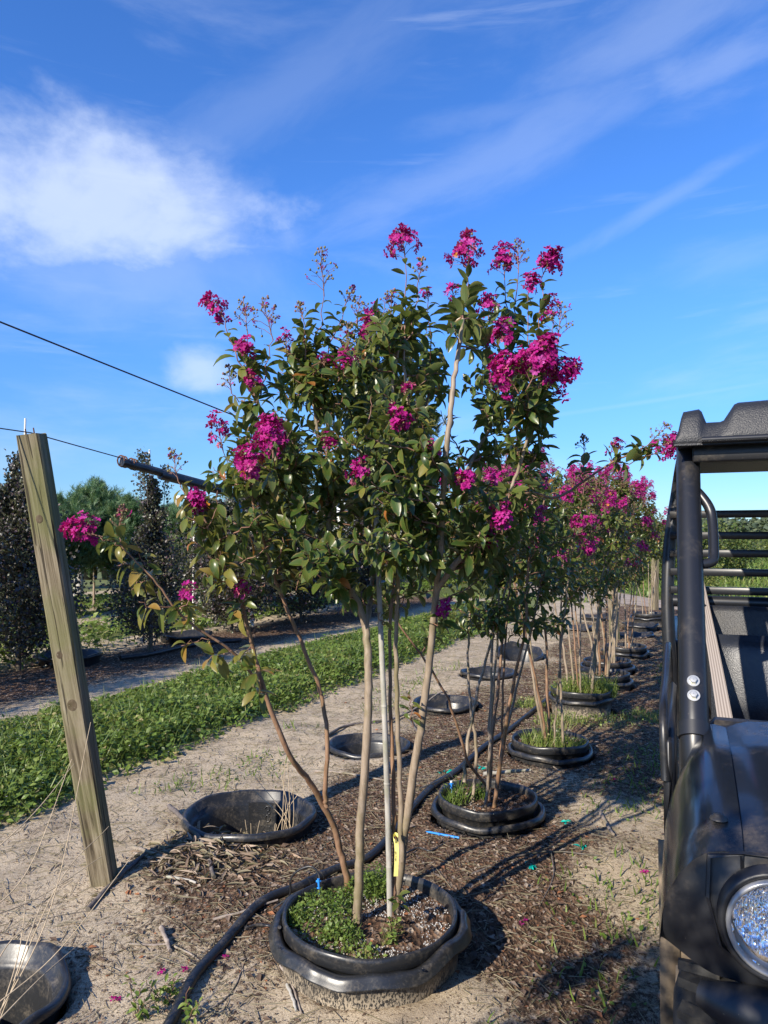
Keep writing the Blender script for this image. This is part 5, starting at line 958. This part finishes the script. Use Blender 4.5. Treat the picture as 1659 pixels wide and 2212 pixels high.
# headlights
for hv in (.140, 2*VC-.140):
    c = Lc(hv, 1.402, .850); R90 = np.array([[1, 0, 0], [0, 0, 1], [0, -1, 0]], float)      # lathe axis z -> toward the nose (-y)
    def lat(prof, seg, fn=None): k = MB().lathe(prof, seg, 0, fn); k.V[0] = k.V[0] @ np.array([[1, 0, 0], [0, 0, -1], [0, 1, 0]], float).T+c; k.V[0][:, 1] = c[1]-(k.V[0][:, 1]-c[1])*-1; return k
    hl = lat([(.094, -.03), (.092, .000), (.088, .003), (.082, .002), (.080, -.012)], 48).build('headlight', M['u_plastic'], utv)
    lat([(.0815, -.004), (.080, .008), (.076, .011), (.073, .008), (.072, -.006)], 48).build('lamp_ring', M['bezel'], hl)
    def facet(r, z, th, t): w = np.clip(r/.074, 0, 1); return r, z+.0035*np.sign(np.sin(th*14))*w*np.abs(np.sin(r*240))
    lat([(.003, -.060), (.012, -.058), (.013, -.050), (.020, -.056), (.030, -.050), (.031, -.046), (.042, -.042), (.043, -.037), (.054, -.030), (.055, -.025), (.063, -.016), (.064, -.011), (.0725, -.004)], 56, facet).build('reflector_bowl', M['chrome'], hl, False)
    lat([(.001, -.034), (.007, -.034), (.009, -.038), (.009, -.056)], 16).build('bulb_shield', M['u_plastic'], hl)
    lat([(.002, .014), (.03, .012), (.055, .007), (.067, .001), (.0725, -.004)], 40).build('lens', M['glass'], hl)
    # many sided moulding round the lamp, laid on the fascia
    ho = [(-.112, .02), (-.108, .088), (-.05, .100), (.04, .104), (.13, .085), (.13, -.085), (.05, -.112), (-.03, -.108), (-.092, -.06)]; sgn = 1 if hv < VC else -1; k = len(ho); V = []
    for f, pr in ((1.0, -.002), (.985, .007), (.94, .008), (.925, -.002)): V += [Lc(hv+a*sgn*f, fas_u(hv+a*sgn*f, .85+b_*f)-pr, .85+b_*f) for a, b_ in ho]
    F = [[r_*k+q, r_*k+(q+1) % k, (r_+1)*k+(q+1) % k, (r_+1)*k+q] for r_ in range(3) for q in range(k)]; MB().add(np.array(V), np.array(F)).build('lamp_surround', M['u_plastic'], hl, False)
# grille between the lamps
for k in range(5): MB().box(Lc(VC, 1.412, .80+.028*k), (.30, .010, .006), bev=.002).build('grille_bar', M['u_plastic'], utv)
# roll cage
def bolt(c, n, parent):
    n = unit(np.array(n, float)); Fm = frames(n[None], (0, 0, 1))[0]; R3 = np.stack([Fm[:, 0], Fm[:, 2], Fm[:, 1]], -1)
    w = MB().lathe([(.0155, 0), (.0150, .003), (.001, .0032)], 20); w.V[0] = w.V[0] @ R3.T+c; wo_ = w.build('washer', M['zinc'], parent, True, 40)
    h = MB().lathe([(.0098, .003), (.0098, .010), (.0085, .0118), (.001, .012)], 6); h.V[0] = h.V[0] @ R3.T+c; h.build('bolt_head', M['zinc'], parent, False)
for sg in (1, -1):
    s_ = (lambda x: x) if sg == 1 else (lambda x: 2*VC-x)
    pil = catmull(Lp([(s_(.035), 1.93, .82), (s_(.024), 1.97, .93), (s_(.020), 2.02, 1.06), (s_(.018), 2.25, 1.40), (s_(.018), 2.48, 1.735), (s_(.022), 2.56, 1.80)]), 6); fp = MB().tube(pil, .0345, 20).build('front_pillar', M['u_tube'], utv, True, 60)
    MB().tube(catmull(Lp([(s_(.020), 1.985, 1.005), (s_(.020), 2.005, 1.035)]), 3), .0375, 20).build('pillar_clamp', M['u_plastic'], fp)
    dn = np.array([0, -.82, .57])
    for (uu_, z_) in ((2.058, 1.118), (2.036, 1.086)): bolt(Lc(s_(.020), uu_, z_)+dn*.0335, dn, fp)
    rail = catmull(Lp([(s_(.022), 2.50, 1.765), (s_(.015), 2.7, 1.80), (s_(.005), 3.1, 1.80), (s_(-.005), 3.28, 1.77), (s_(-.02), 3.34, 1.68), (s_(-.05), 3.33, 1.48), (s_(-.062), 3.30, 1.25), (s_(-.055), 3.27, 1.0), (s_(-.03), 3.25, .70)]), 7); MB().tube(rail, .026, 14).build('rear_pillar', M['u_tube'], utv)
    gh = catmull(Lp([(s_(.022), 2.425, 1.655), (s_(.045), 2.41, 1.632), (s_(.072), 2.395, 1.590), (s_(.081), 2.375, 1.545), (s_(.081), 2.31, 1.455), (s_(.076), 2.29, 1.432), (s_(.055), 2.28, 1.424), (s_(.020), 2.272, 1.424)]), 6); MB().tube(gh, .0145, 12).build('grab_handle', M['u_tube'], utv)
    # low side door
    d = MB(); d.box(Lc(s_(-.042), 2.52, .80), (.014, .42, .17), bev=.012); d.tube(catmull(Lp([(s_(-.05), 2.10, .86), (s_(-.055), 2.16, 1.03), (s_(-.055), 2.5, 1.06), (s_(-.055), 2.95, 1.10), (s_(-.05), 3.02, .9)]), 6), .012, 10); d.build('side_door', M['u_tube'], utv)
    MB().box(Lc(s_(.02), 2.55, .42), (.07, .52, .06), bev=.02).build('rocker_panel', M['u_dusty'], utv)
# rear rack behind the seats
for z_ in (1.592, 1.506, 1.434, 1.358, 1.284): MB().box(Lc(VC, 3.27, z_), (.70, .009, .0150), bev=.002).build('rack_bar', M['u_tube'], utv)
MB().tube(Lp([(-.04, 3.22, 1.243), (2*VC+.04, 3.22, 1.243)]), .024, 14).build('cross_rail', M['u_tube'], utv); MB().tube(Lp([(.02, 2.52, 1.755), (2*VC-.02, 2.52, 1.755)]), .024, 14).build('roof_header', M['u_tube'], utv)
# roof
def ztop(v):
    e = v if v <= VC else 2*VC-v
    return float(np.interp(e, [-.012, .0, .006, .05, .058, .070, .108, .118, .147, .158, .65], [1.80, 1.865, 1.882, 1.888, 1.880, 1.846, 1.846, 1.850, 1.896, 1.901, 1.915]))
vr = np.unique(np.concatenate([[q, 2*VC-q] for q in (-.012, -.006, .0, .006, .02, .035, .05, .054, .058, .064, .070, .09, .108, .113, .118, .132, .147, .158, .25, .4, .55)]+[[VC]])); st_ = [(2.372, 'b', 0), (2.368, 'b', .010), (2.374, 't', .30), (2.392, 't', .72), (2.406, 't', .92), (2.430, 't', 1.0), (2.52, 't', 1.0), (2.9, 't', 1.0), (3.3, 't', .96), (3.40, 't', .8), (3.44, 'b', .01), (3.44, 'b', 0)]; P = np.zeros((len(st_), len(vr), 3))
for i, (uu_, kd, f) in enumerate(st_):
    for j, vv in enumerate(vr): zb = 1.778; P[i, j] = Lc(vv-.012*(1-f if kd == 't' else 1)*np.sign(VC-vv), uu_, zb+f if kd == 'b' else zb+(ztop(vv)-zb)*f)
rf = MB().grid(P); B_ = P.copy(); B_[..., 2] = 1.772; rf.grid(B_[:, ::-1]); rf.grid(np.stack([P[:, 0], B_[:, 0]])); rf.grid(np.stack([B_[:, -1], P[:, -1]])); rf.grid(np.stack([B_[0], P[0]])); roof = rf.build('roof', M['u_grain'], utv, True, 50)
MB().tube(Lp([(.055, 2.366, 1.786), (2*VC-.055, 2.366, 1.786)]), .0095, 10).build('roof_lip', M['u_tube'], roof); MB().box(Lc(VC, 2.43, 1.752), (VC-.03, .018, .026), bev=.006).build('roof_valance', M['u_plastic'], roof)
# seats, panel, belts
def cushion(v0, v1, pts, thick, name, parent):   # puffed slab along a side profile
    vv = np.linspace(0, 1, 13); tt = catmull(np.array([[0, *p] for p in pts]), 5)[:, 1:]; P = np.zeros((len(tt), 13, 3)); n_ = np.stack([-np.gradient(tt[:, 1]), np.gradient(tt[:, 0])], -1); n_ = unit(n_)
    for i in range(len(tt)):
        f = min(1, 4*min(i, len(tt)-1-i)/len(tt)+.15)
        for j, q in enumerate(vv): g = (1-abs(2*q-1)**4)*f; P[i, j] = Lc(v0+(v1-v0)*q, tt[i, 0]+n_[i, 0]*thick*g, tt[i, 1]+n_[i, 1]*thick*g)
    mb = MB().grid(P); Q = P.copy(); Q[..., 1] = np.array([[tt[i, 0]-n_[i, 0]*.05-UC]*13 for i in range(len(tt))]); Q[..., 2] = np.array([[tt[i, 1]-n_[i, 1]*.05]*13 for i in range(len(tt))]); mb.grid(Q[:, ::-1])
    for E, F in ((P[0], Q[0]), (Q[-1], P[-1]), (Q[:, 0], P[:, 0]), (P[:, -1], Q[:, -1])): mb.grid(np.stack([E, F]))
    return mb.build(name, M['u_vinyl'], parent, True, 50)
for a, b_ in ((.085, .62), (.68, 1.215)): cushion(a, b_, [(2.84, .80), (2.86, .95), (2.89, 1.08), (2.925, 1.15)], .045, 'seat_backrest', utv); cushion(a, b_, [(2.42, .74), (2.5, .765), (2.65, .76), (2.80, .74)], .04, 'seat_cushion', utv)
MB().box(Lc(VC, 3.08, 1.03), (.58, .025, .21), bev=.02).build('seat_panel', M['u_grain'], utv); MB().box(Lc(VC, 2.62, .58), (.58, .24, .14), bev=.02).build('seat_box', M['u_plastic'], utv); MB().box(Lc(VC, 2.5, .40), (.68, .60, .03)).build('cab_floor', M['u_dusty'], utv); MB().box(Lc(VC, 2.07, .88), (.60, .04, .16), bev=.02).build('dashboard', M['u_plastic'], utv)
for sg in (1, -1):
    s_ = (lambda x: x) if sg == 1 else (lambda x: 2*VC-x); cen = catmull(Lp([(s_(.060), 3.20, 1.34), (s_(.070), 3.02, 1.26), (s_(.092), 2.80, 1.11), (s_(.112), 2.62, .96), (s_(.13), 2.5, .82)]), 6); wd = np.linspace(.012, .025, len(cen)); P = np.array([[c+np.array([s*w, 0, .002]) for s in (-1, -.5, 0, .5, 1)] for c, w in zip(cen, wd)]); mb = MB().grid(P, 0, np.tile(np.array([[0, 0, 0], [.25, 0, 0], [.5, 0, 0], [.75, 0, 0], [1, 0, 0]]), (len(cen), 1))); bl = mb.build('seat_belt', M['belt'], utv); MB().box(Lc(s_(.056), 3.0, 1.235), (.022, .012, .016), bev=.004).build('belt_guide', M['u_plastic'], bl)
# steering wheel
th = np.linspace(0, 6.283, 33); cw = Lc(.98, 2.28, 1.02); MB().tube(np.array([cw+np.array([.17*math.cos(a), .10*math.sin(a)*.8, .13*math.sin(a)]) for a in th]), .014, 10).build('steering_wheel', M['u_plastic'], utv); MB().tube([cw, Lc(.98, 2.07, .90)], .02, 10).build('steering_column', M['u_plastic'], utv)
# bed and wheels
bd = MB(); bd.box(Lc(VC, 3.85, .78), (.68, .50, .03)); 
for sx in (-.05, 2*VC+.05): bd.box(Lc(sx, 3.85, .92), (.02, .52, .15), bev=.008)
bd.box(Lc(VC, 4.36, .92), (.70, .02, .15), bev=.008); bd.box(Lc(VC, 3.34, .92), (.70, .02, .15), bev=.008); bd.build('cargo_bed', M['u_plastic'], utv); MB().box(Lc(VC, 2.9, .40), (.30, 1.45, .06)).build('chassis', M['u_plastic'], utv)
def wheel(v_, u_):
    cz = Lc(v_, u_, .30); k = MB().lathe([(.17, -.095), (.26, -.105), (.292, -.095), (.303, -.07), (.306, 0), (.303, .07), (.292, .095), (.26, .105), (.17, .095)], 44); k.V[0] = k.V[0][:, [2, 1, 0]]*[1, 1, -1]+cz; ty = k.build('wheel', M['tyre'], utv)
    n = 22; hb = np.array([[x, y, z] for x in (-1, 1) for y in (-1, 1) for z in (-1, 1)]); mb = MB()
    for q in range(n):
        a = q*6.283/n
        for s in (-1, 1):
            aa = a+(.14 if s > 0 else 0); R2 = np.array([[1, 0, 0], [0, math.cos(aa), -math.sin(aa)], [0, math.sin(aa), math.cos(aa)]]); mb.box(cz+R2 @ np.array([s*.052, 0, .311]), (.042, .014, .009), 0, R2 @ np.array([[math.cos(.35*s), -math.sin(.35*s), 0], [math.sin(.35*s), math.cos(.35*s), 0], [0, 0, 1]]))
    mb.build('tread', M['tyre'], ty, False, kind='stuff'); k = MB().lathe([(.172, -.09), (.16, -.07), (.15, .02), (.06, .03), (.05, .05), (.002, .05)], 32); k.V[0] = k.V[0][:, [2, 1, 0]]*[-1 if v_ < VC else 1, 1, -1]+cz; k.build('rim', M['u_plastic'], ty)
for v_, u_ in ((.075, 1.62), (2*VC-.075, 1.62), (.075, 3.75), (2*VC-.075, 3.75)): wheel(v_, u_)
# ------------------------------------------------------------------ background planting
rb = np.random.default_rng(77)
def shrub(loc, h, w, label, group, seed, nleaf, size, mat, name='fringe_shrub', cone=.6, stake=True, zlo=.05, trunk=True, tuft=False, cat='shrub', gap=.45, tm=.4, spiky=0.0, nobr=34):
    rr = np.random.default_rng(seed); x0, y0 = loc; o = thing(name, (x0, y0, 0), label, cat, group); nb = nobr; tips = []; mb = MB()
    mb.tube([[x0, y0, -.05], [x0+rr.normal(0, .02), y0, h*.35], [x0+rr.normal(0, .04), y0, h*.7], [x0, y0, h*.93]], [.022*h/2.5+.008, .02*h/2.5, .012, .005], 8)
    for k in range(nb):
        f = zlo+(1-zlo)*(k+rr.random())/nb*.93; a = rr.random()*6.283; prof = (1-f)**cone*(.55+.6*rr.random())*min(1, (f-zlo)*6+.45)
        L = w*.5*prof; s = np.array([x0, y0, h*f*.86]); e = s+np.array([math.cos(a)*L, math.sin(a)*L, L*.55+h*.05]); P = np.array([s, (s+e)/2+[0, 0, -.03*L], e]); mb.tube(P, [.008, .005, .002], 5, 0, False); tips.append((s, e, L))
    for k in range(int(6*spiky)): a = rr.random()*6.283; r = w*.16*rr.random(); s = np.array([x0+r*math.cos(a), y0+r*math.sin(a), h*.72]); e = s+np.array([rr.normal(0, .05), rr.normal(0, .05), h*rr.uniform(.15, .3)]); mb.tube([s, e], [.005, .002], 5, 0, False); tips.append((s, e, .22))
    mb.build('trunk', M['bark_dark' if mat != 'conifer' else 'bark'], o)
    i = rr.integers(len(tips), size=nleaf); S = np.array([t[0] for t in tips])[i]; E = np.array([t[1] for t in tips])[i]; Ls = np.array([t[2] for t in tips])[i]; t = rr.random(nleaf)**.55; P = S+(E-S)*t[:, None]+rr.normal(0, 1, (nleaf, 3))*(.22*Ls*(1.15-t*.7)+.012)[:, None]
    P[:, 2] = np.maximum(P[:, 2], .03); out = unit(P-np.array([x0, y0, 0])-np.stack([np.zeros(nleaf), np.zeros(nleaf), P[:, 2]*.8], -1)); d = unit(out*.6+rand_dirs(nleaf, rr)*.8+np.array([0, 0, .25])); ti = np.clip(rr.normal(tm, .24, nleaf), 0, 1)
    mb = MB()
    if tuft:
        V = []; F = []
        for k in range(9): a = k*2.4; e = np.array([math.cos(a)*.55, 1-.05*k, math.sin(a)*.55]); e = e/np.linalg.norm(e); wv = np.cross(e, [0.1, .2, 1]); wv = wv/np.linalg.norm(wv)*.045; b = len(V); V += [np.array([0, .08*k, 0])-wv, np.array([0, .08*k, 0])+wv, np.array([0, .08*k, 0])+e*.75]; F.append([b, b+1, b+2])
        spread(mb, np.array(V), np.array(F), P, frames(unit(d+[0, 0, .5]), rand_dirs(nleaf, rr)), size*rr.uniform(.7, 1.3, nleaf), 0, ti)
    else: spread(mb, D4, D4F, P, frames(d, rand_dirs(nleaf, rr, .0, 1)), np.stack([size*1.5*rr.uniform(.6, 1.2, nleaf), size*rr.uniform(.7, 1.2, nleaf), np.full(nleaf, size)], -1), 0, ti)
    mb.build('crown', M[mat], o, smooth=False, kind='stuff')
    return o
def gxy(px, py): g = G(px, py); return g[0], g[1]
def top_at(px, py, d): return W(px, py, d)[2]
FG = 'dark purple leaved shrubs in the left background row'
def stake(loc, z0, z1, label, lean=(0, 0)): o = MB().tube([[loc[0], loc[1], z0], [loc[0]+lean[0], loc[1]+lean[1], z1]], .011, 8).build('support_stake', M['white_pvc']); tag(o, label, 'stake', 'pale stakes in the background shrubs')
a = gxy(40, 1448); shrub(a, 2.42, 1.6, 'tall dark purple shrub just left of the leaning post', FG, 1, 20000, .046, 'purple', cone=.62, spiky=1.6, nobr=110); stake(a, 0, 2.85, 'pale stake poking from the top of the shrub left of the post', (.03, 0)); a1 = a
a = gxy(325, 1415); shrub(a, 2.62, 1.3, 'pointed dark purple shrub with a white stake, under the hanging pipe', FG, 2, 15000, .042, 'purple', cone=1.15, spiky=.8, nobr=100); stake(a, 0, 2.62, 'white stake up the pointed dark shrub under the hanging pipe', (-.04, 0))
a = gxy(500, 1365); shrub(a, 2.25, 2.3, 'broad dark shrub behind the slender left stems', FG, 3, 15000, .058, 'purple', cone=.5, nobr=90)
a = gxy(650, 1345); shrub(a, 2.1, 2.4, 'broad dark shrub right behind the upright trunks', FG, 4, 15000, .058, 'purple', cone=.5, nobr=90)
a = gxy(790, 1325); shrub(a, 2.2, 2.0, 'dark shrub half hidden by the stems of the second tree', FG, 5, 13000, .06, 'purple', cone=.5, nobr=90)
shrub((-4.75, 6.6), 2.7, 2.0, 'dark purple shrub hidden behind the leaning post side of the row', FG, 8, 8000, .05, 'purple', cone=.4, nobr=60)
shrub((-5.2, 5.0), 2.6, 2.0, 'dark purple shrub beyond the left end of the weed strip', FG, 6, 6000, .04, 'purple', cone=.5, nobr=50)
shrub((-6.0, 3.3), 2.6, 1.6, 'dark purple shrub at the near end of its row', FG, 7, 5000, .04, 'purple', cone=.5, nobr=50)
CG = 'feathery green trees behind the purple shrubs'
for k, (px, d, ty, w, lb) in enumerate(((150, 14.5, 1045, 1.5, 'feathery green tree showing just right of the leaning post top'), (205, 15.5, 1015, 1.6, 'tall feathery green tree with loose top shoots, over the pale trunk'), (268, 15.0, 1050, 1.5, 'feathery green tree beside the pointed dark shrub'), (395, 14.5, 1075, 1.5, 'feathery green tree right of the pointed dark shrub'), (455, 15.5, 1085, 1.6, 'feathery green tree behind the drooping left leaves'), (530, 17, 1075, 2.0, 'feathery green tree behind the white hooked pipe'), (20, 13.0, 1040, 1.8, 'feathery green tree behind the tall left shrub'), (90, 16, 1040, 1.6, 'feathery green tree hidden partly by the post'))):
    z = top_at(px, ty, d)*.90; x = W(px, 1160, d)[0]; shrub((x, d), z, w, lb, CG, 30+k, 10000, .115, 'conifer', 'feathery_tree', .28, False, .34, True, True, 'tree', tm=.45, spiky=1.0 if k in (1, 5) else .4, nobr=80)
for k, (px, d, ty, w) in enumerate(((120, 21, 1075, 2.4), (240, 22, 1060, 2.4), (340, 21, 1080, 2.4), (450, 22, 1075, 2.4), (560, 23, 1070, 2.6), (960, 24, 1100, 2.8), (1060, 25, 1090, 2.8))):
    x = W(px, 1160, d)[0]; shrub((x, d), top_at(px, ty, d)*.9, w, 'feathery green tree in the second background row', 'second row of feathery trees', 45+k, 5500, .20, 'conifer', 'feathery_tree', .28, False, .32, True, True, 'tree', tm=.35, nobr=60)
KG = 'tall wispy trees rising behind the front crown'
for k, (px, d, ty, w, lb) in enumerate(((835, 22, 748, 4.4, 'tall wispy grey green tree peeping over the middle of the front crown'), (590, 22, 905, 3.2, 'wispy tree peeping past the left side of the front crown'), (1085, 23, 985, 3.4, 'wispy tree peeping past the right side of the front crown'))):
    x = W(px, 1160, d)[0]; shrub((x, d), top_at(px, ty, d), w, lb, KG, 60+k, 13000, .20, 'cypress', 'wispy_tree', .55, False, .22, True, True, 'tree', tm=.45, spiky=.6, nobr=70)
# pots and trunks under the feathery trees
def small_pot(px, py, label, r=.2, h=.34):
    x, y = gxy(px, py); o = thing('nursery_pot', (x, y, 0), label, 'pot', 'black nursery pots in the background rows'); MB().lathe([(.01, .28*h/.34), (r*.9, h*.82), (r*.95, h), (r*1.05, h), (r*1.05, h-.05), (r*.97, h-.05), (r*.85, 0), (.01, 0)], 28, 0, None, (x, y, 0)).build('pot_wall', M['pot'], o); MB().lathe([(.001, h*.84), (r*.92, h*.83)], 24, 0, None, (x, y, 0)).build('potting_soil', M['soil'], o)
small_pot(237, 1252, 'black nursery pot under the feathery trees, right one of the pair', .30, .45); small_pot(195, 1252, 'black nursery pot under the feathery trees, left one of the pair', .26, .42)
x, y = gxy(172, 1292); o = thing('round_post', (x, y, 0), 'pale round wooden post under the feathery trees', 'post'); MB().tube([[x, y, -.1], [x, y, .5], [x+.01, y, 1.15]], [.088, .085, .082], 14).build('pole', M['bamboo'], o); stake(gxy(160, 1300), 0, 1.1, 'thin white stake next to the pale round post')
x, y = gxy(362, 1300); square_post((x, y, 0), (x, y, W(362, 1152, y)[2]), .07, .3, 'grey square post behind the pointed dark shrub')
# flat black sockets lying along the background row
for k, (px, py, lb) in enumerate(((400, 1385, 'black pot rim on the ground before the pointed dark shrub'), (430, 1310, 'low black pot in the bare strip beyond the pointed shrub'), (150, 1432, 'black pot rim at the foot of the left dark shrub'), (15, 1330, 'low black pot at the far left behind the tall dark shrub'), (300, 1270, 'flat black pot in the grass band between background rows'))):
    x, y = gxy(px, py); o = thing('nursery_pot', (x, y, 0), lb, 'pot', 'black nursery pots in the background rows'); MB().lathe([(.01, .03), (.30, .03), (.33, .11), (.37, .115), (.38, .09), (.34, .07), (.33, -.05)], 32, 0, wavy(.02, .012, k), (x, y, 0)).build('pot_wall', M['pot'], o)
P = catmull([[*gxy(260, 1425), .02], [*gxy(330, 1415), .02], [*gxy(420, 1395), .02], [*gxy(520, 1385), .02]], 6); tag(MB().tube(P, .03, 8).build('irrigation_hose', M['hose']), 'black hose lying in the shade along the purple shrubs', 'hose')
# white hooked pipe and riser
x, y = W(545, 1160, 12.5)[0], 12.5; P = catmull([[x, y, 0], [x, y, 1.4], [x, y, 2.05], [x-.03, y, 2.19], [x-.10, y, 2.25], [x-.17, y, 2.22]], 6); 
P[:, 0] = 2*x-P[:, 0]-0.0; P[:, 0] = x-(P[:, 0]-x); tag(MB().tube(P, .035, 10).build('hooked_pipe', M['white_pvc']), 'white plastic pipe with a hooked top behind the left leaves', 'pipe')
a, b = W(378, 1075, 12.0), W(420, 1073, 12.0); o = thing('pipe_riser', (a[0]+.1, a[1], 0), 'cream pipe arm on a riser below the hanging pipe', 'pipe'); MB().tube([a, b], .032, 10).build('arm', M['white_pvc'], o); MB().tube([b+[0, 0, .0], [b[0], b[1], 0]], .02, 8).build('riser', M['white_pvc'], o); MB().tube([a+[.02, 0, 0], a+[.02, 0, -.12]], .008, 6).build('nozzle', M['white_pvc'], o)
# pale farm building far behind
bx0, bx1, by = W(640, 1160, 34)[0], W(950, 1160, 34)[0], 34.0; bl = thing('farm_building', ((bx0+bx1)/2, by, 0), 'long white farm shed glimpsed through the front crown', 'building'); cx = (bx0+bx1)/2; hw = (bx1-bx0)/2
M['shed'] = simple('shed_wall', (.66, .64, .56), .6, .06, 3); M['shed_roof'] = simple('shed_roof', (.74, .74, .72), .45, .06, 2); M['shed_door'] = simple('shed_door', (.25, .27, .28), .5, .1, 3)
n = int(hw*2/.45)
for k in range(n): MB().box((bx0+.45*(k+.5), by-.02*(k % 2), 1.35), (.222, .05, 1.35), bev=.02).build('wall_panel', M['shed'], bl)
MB().box((cx, by+2.1, 1.3), (hw-.05, 2.0, 1.3)).build('wall_core', M['shed'], bl); 
for s in (-1, 1): e = np.array([[bx0-.3, by+2-s*2.3, 2.62], [bx1+.3, by+2-s*2.3, 2.62], [bx1+.3, by+2, 3.55], [bx0-.3, by+2, 3.55]]); MB().add(np.vstack([e, e+[0, 0, .06]]), np.array([[0, 1, 2, 3], [7, 6, 5, 4], [0, 4, 5, 1], [2, 6, 7, 3], [1, 5, 6, 2], [0, 3, 7, 4]])).build('roof', M['shed_roof'], bl, False)
MB().box((cx-1.2, by-.09, 1.1), (.6, .03, 1.1), bev=.01).build('door', M['shed_door'], bl); 
for dx in (.6, 2.4): MB().box((cx+dx, by-.09, 1.6), (.45, .03, .35), bev=.01).build('window', M['shed_door'], bl)
# orchard rows on the right, and the woods on the skyline
def orchard(x, y, h, w, seed, label): return shrub((x, y), h, w, label, 'round topped orchard trees beyond the dirt road', seed, 4200, .085, 'hedge', 'orchard_tree', .22, False, .12, True, False, 'tree', tm=.5, nobr=46)
pr = [orchard(W(1420, 1160, 24)[0], 24, 1.45, 2.2, 90, 'round orchard tree just right of the last potted tree'), orchard(W(1310, 1160, 27)[0], 27, 1.6, 2.4, 91, 'dark orchard tree behind the wooden stake'), orchard(W(1580, 1160, 26)[0], 26, 1.4, 2.3, 92, 'orchard tree seen through the vehicle rack bars'), orchard(W(1500, 1160, 33)[0], 33, 1.55, 2.6, 93, 'yellow green orchard tree in the far row')]
k = 0
for row, (d0, n, x0, sp) in enumerate(((30, 13, 4.0, 1.75), (38, 14, 5.0, 2.3), (50, 16, 3.0, 3.0), (66, 14, 8.0, 4.0))):
    for i in range(n):
        src = pr[(i*3+row) % 4]; c = copy_tree(src); c.location = (x0+sp*i+rb.normal(0, .25), d0-i*.35+rb.normal(0, .5), 0); s = (1+row*.10)*rb.uniform(.9, 1.15); c.scale = (s, s, s*rb.uniform(.9, 1.1)); c.rotation_euler = (0, 0, rb.random()*6.28); c['label'] = ['orchard tree in the near row beyond the dirt road', 'orchard tree in the second row beyond the dirt road', 'orchard tree in the third row beyond the dirt road', 'orchard tree in the farthest row below the woods'][row]
shrub((W(1545, 1160, 17)[0], 17.5), .9, .9, 'small yellow green bush beside the dirt road behind the grab handle', None, 95, 2500, .05, 'hedge', 'roadside_bush', .3, False, .05, True, False, 'bush', tm=.7)
mb = MB(); n = 620; x = rb.uniform(-140, 260, n); y = 170+60*rb.random(n); hgt = 3.3+3.2*fbm(x*.02+3, y*0+.5, 6)+sstep(60, 130, x)*2.0+rb.normal(0, .5, n); pos = []; sz = []
for xi, yi, hi in zip(x, y, hgt):
    m_ = 70; d = rand_dirs(m_, rb, -.3, 1); r = rb.uniform(.7, 1.05, m_)[:, None]; pos.append(np.array([xi, yi, hi*.55])+d*r*np.array([3.6, 3.6, hi*.5])); sz.append(np.full(m_, 1.5)*rb.uniform(.7, 1.3, m_))
pos = np.concatenate(pos); sz = np.concatenate(sz); spread(mb, D4, D4F, pos, frames(rand_dirs(len(pos), rb, -.2, .8), rand_dirs(len(pos), rb, .2, 1)), np.stack([sz*1.6, sz, sz], -1), 0, np.clip(rb.normal(.45, .25, len(pos)), 0, 1)); tag(mb.build('far_woodland', M['faraway'], smooth=False), 'hazy line of woods along the skyline behind the orchard', 'woods', kind='stuff')
x = W(1414, 1160, 80)[0]; o = thing('utility_pole', (x, 80, 0), 'thin distant utility pole before the woods on the skyline', 'pole'); MB().tube([[x, 80, 0], [x, 80, 2.4]], .08, 8).build('pole', M['bamboo'], o); MB().box((x, 80, 2.2), (.35, .04, .04)).build('crossarm', M['bamboo'], o)
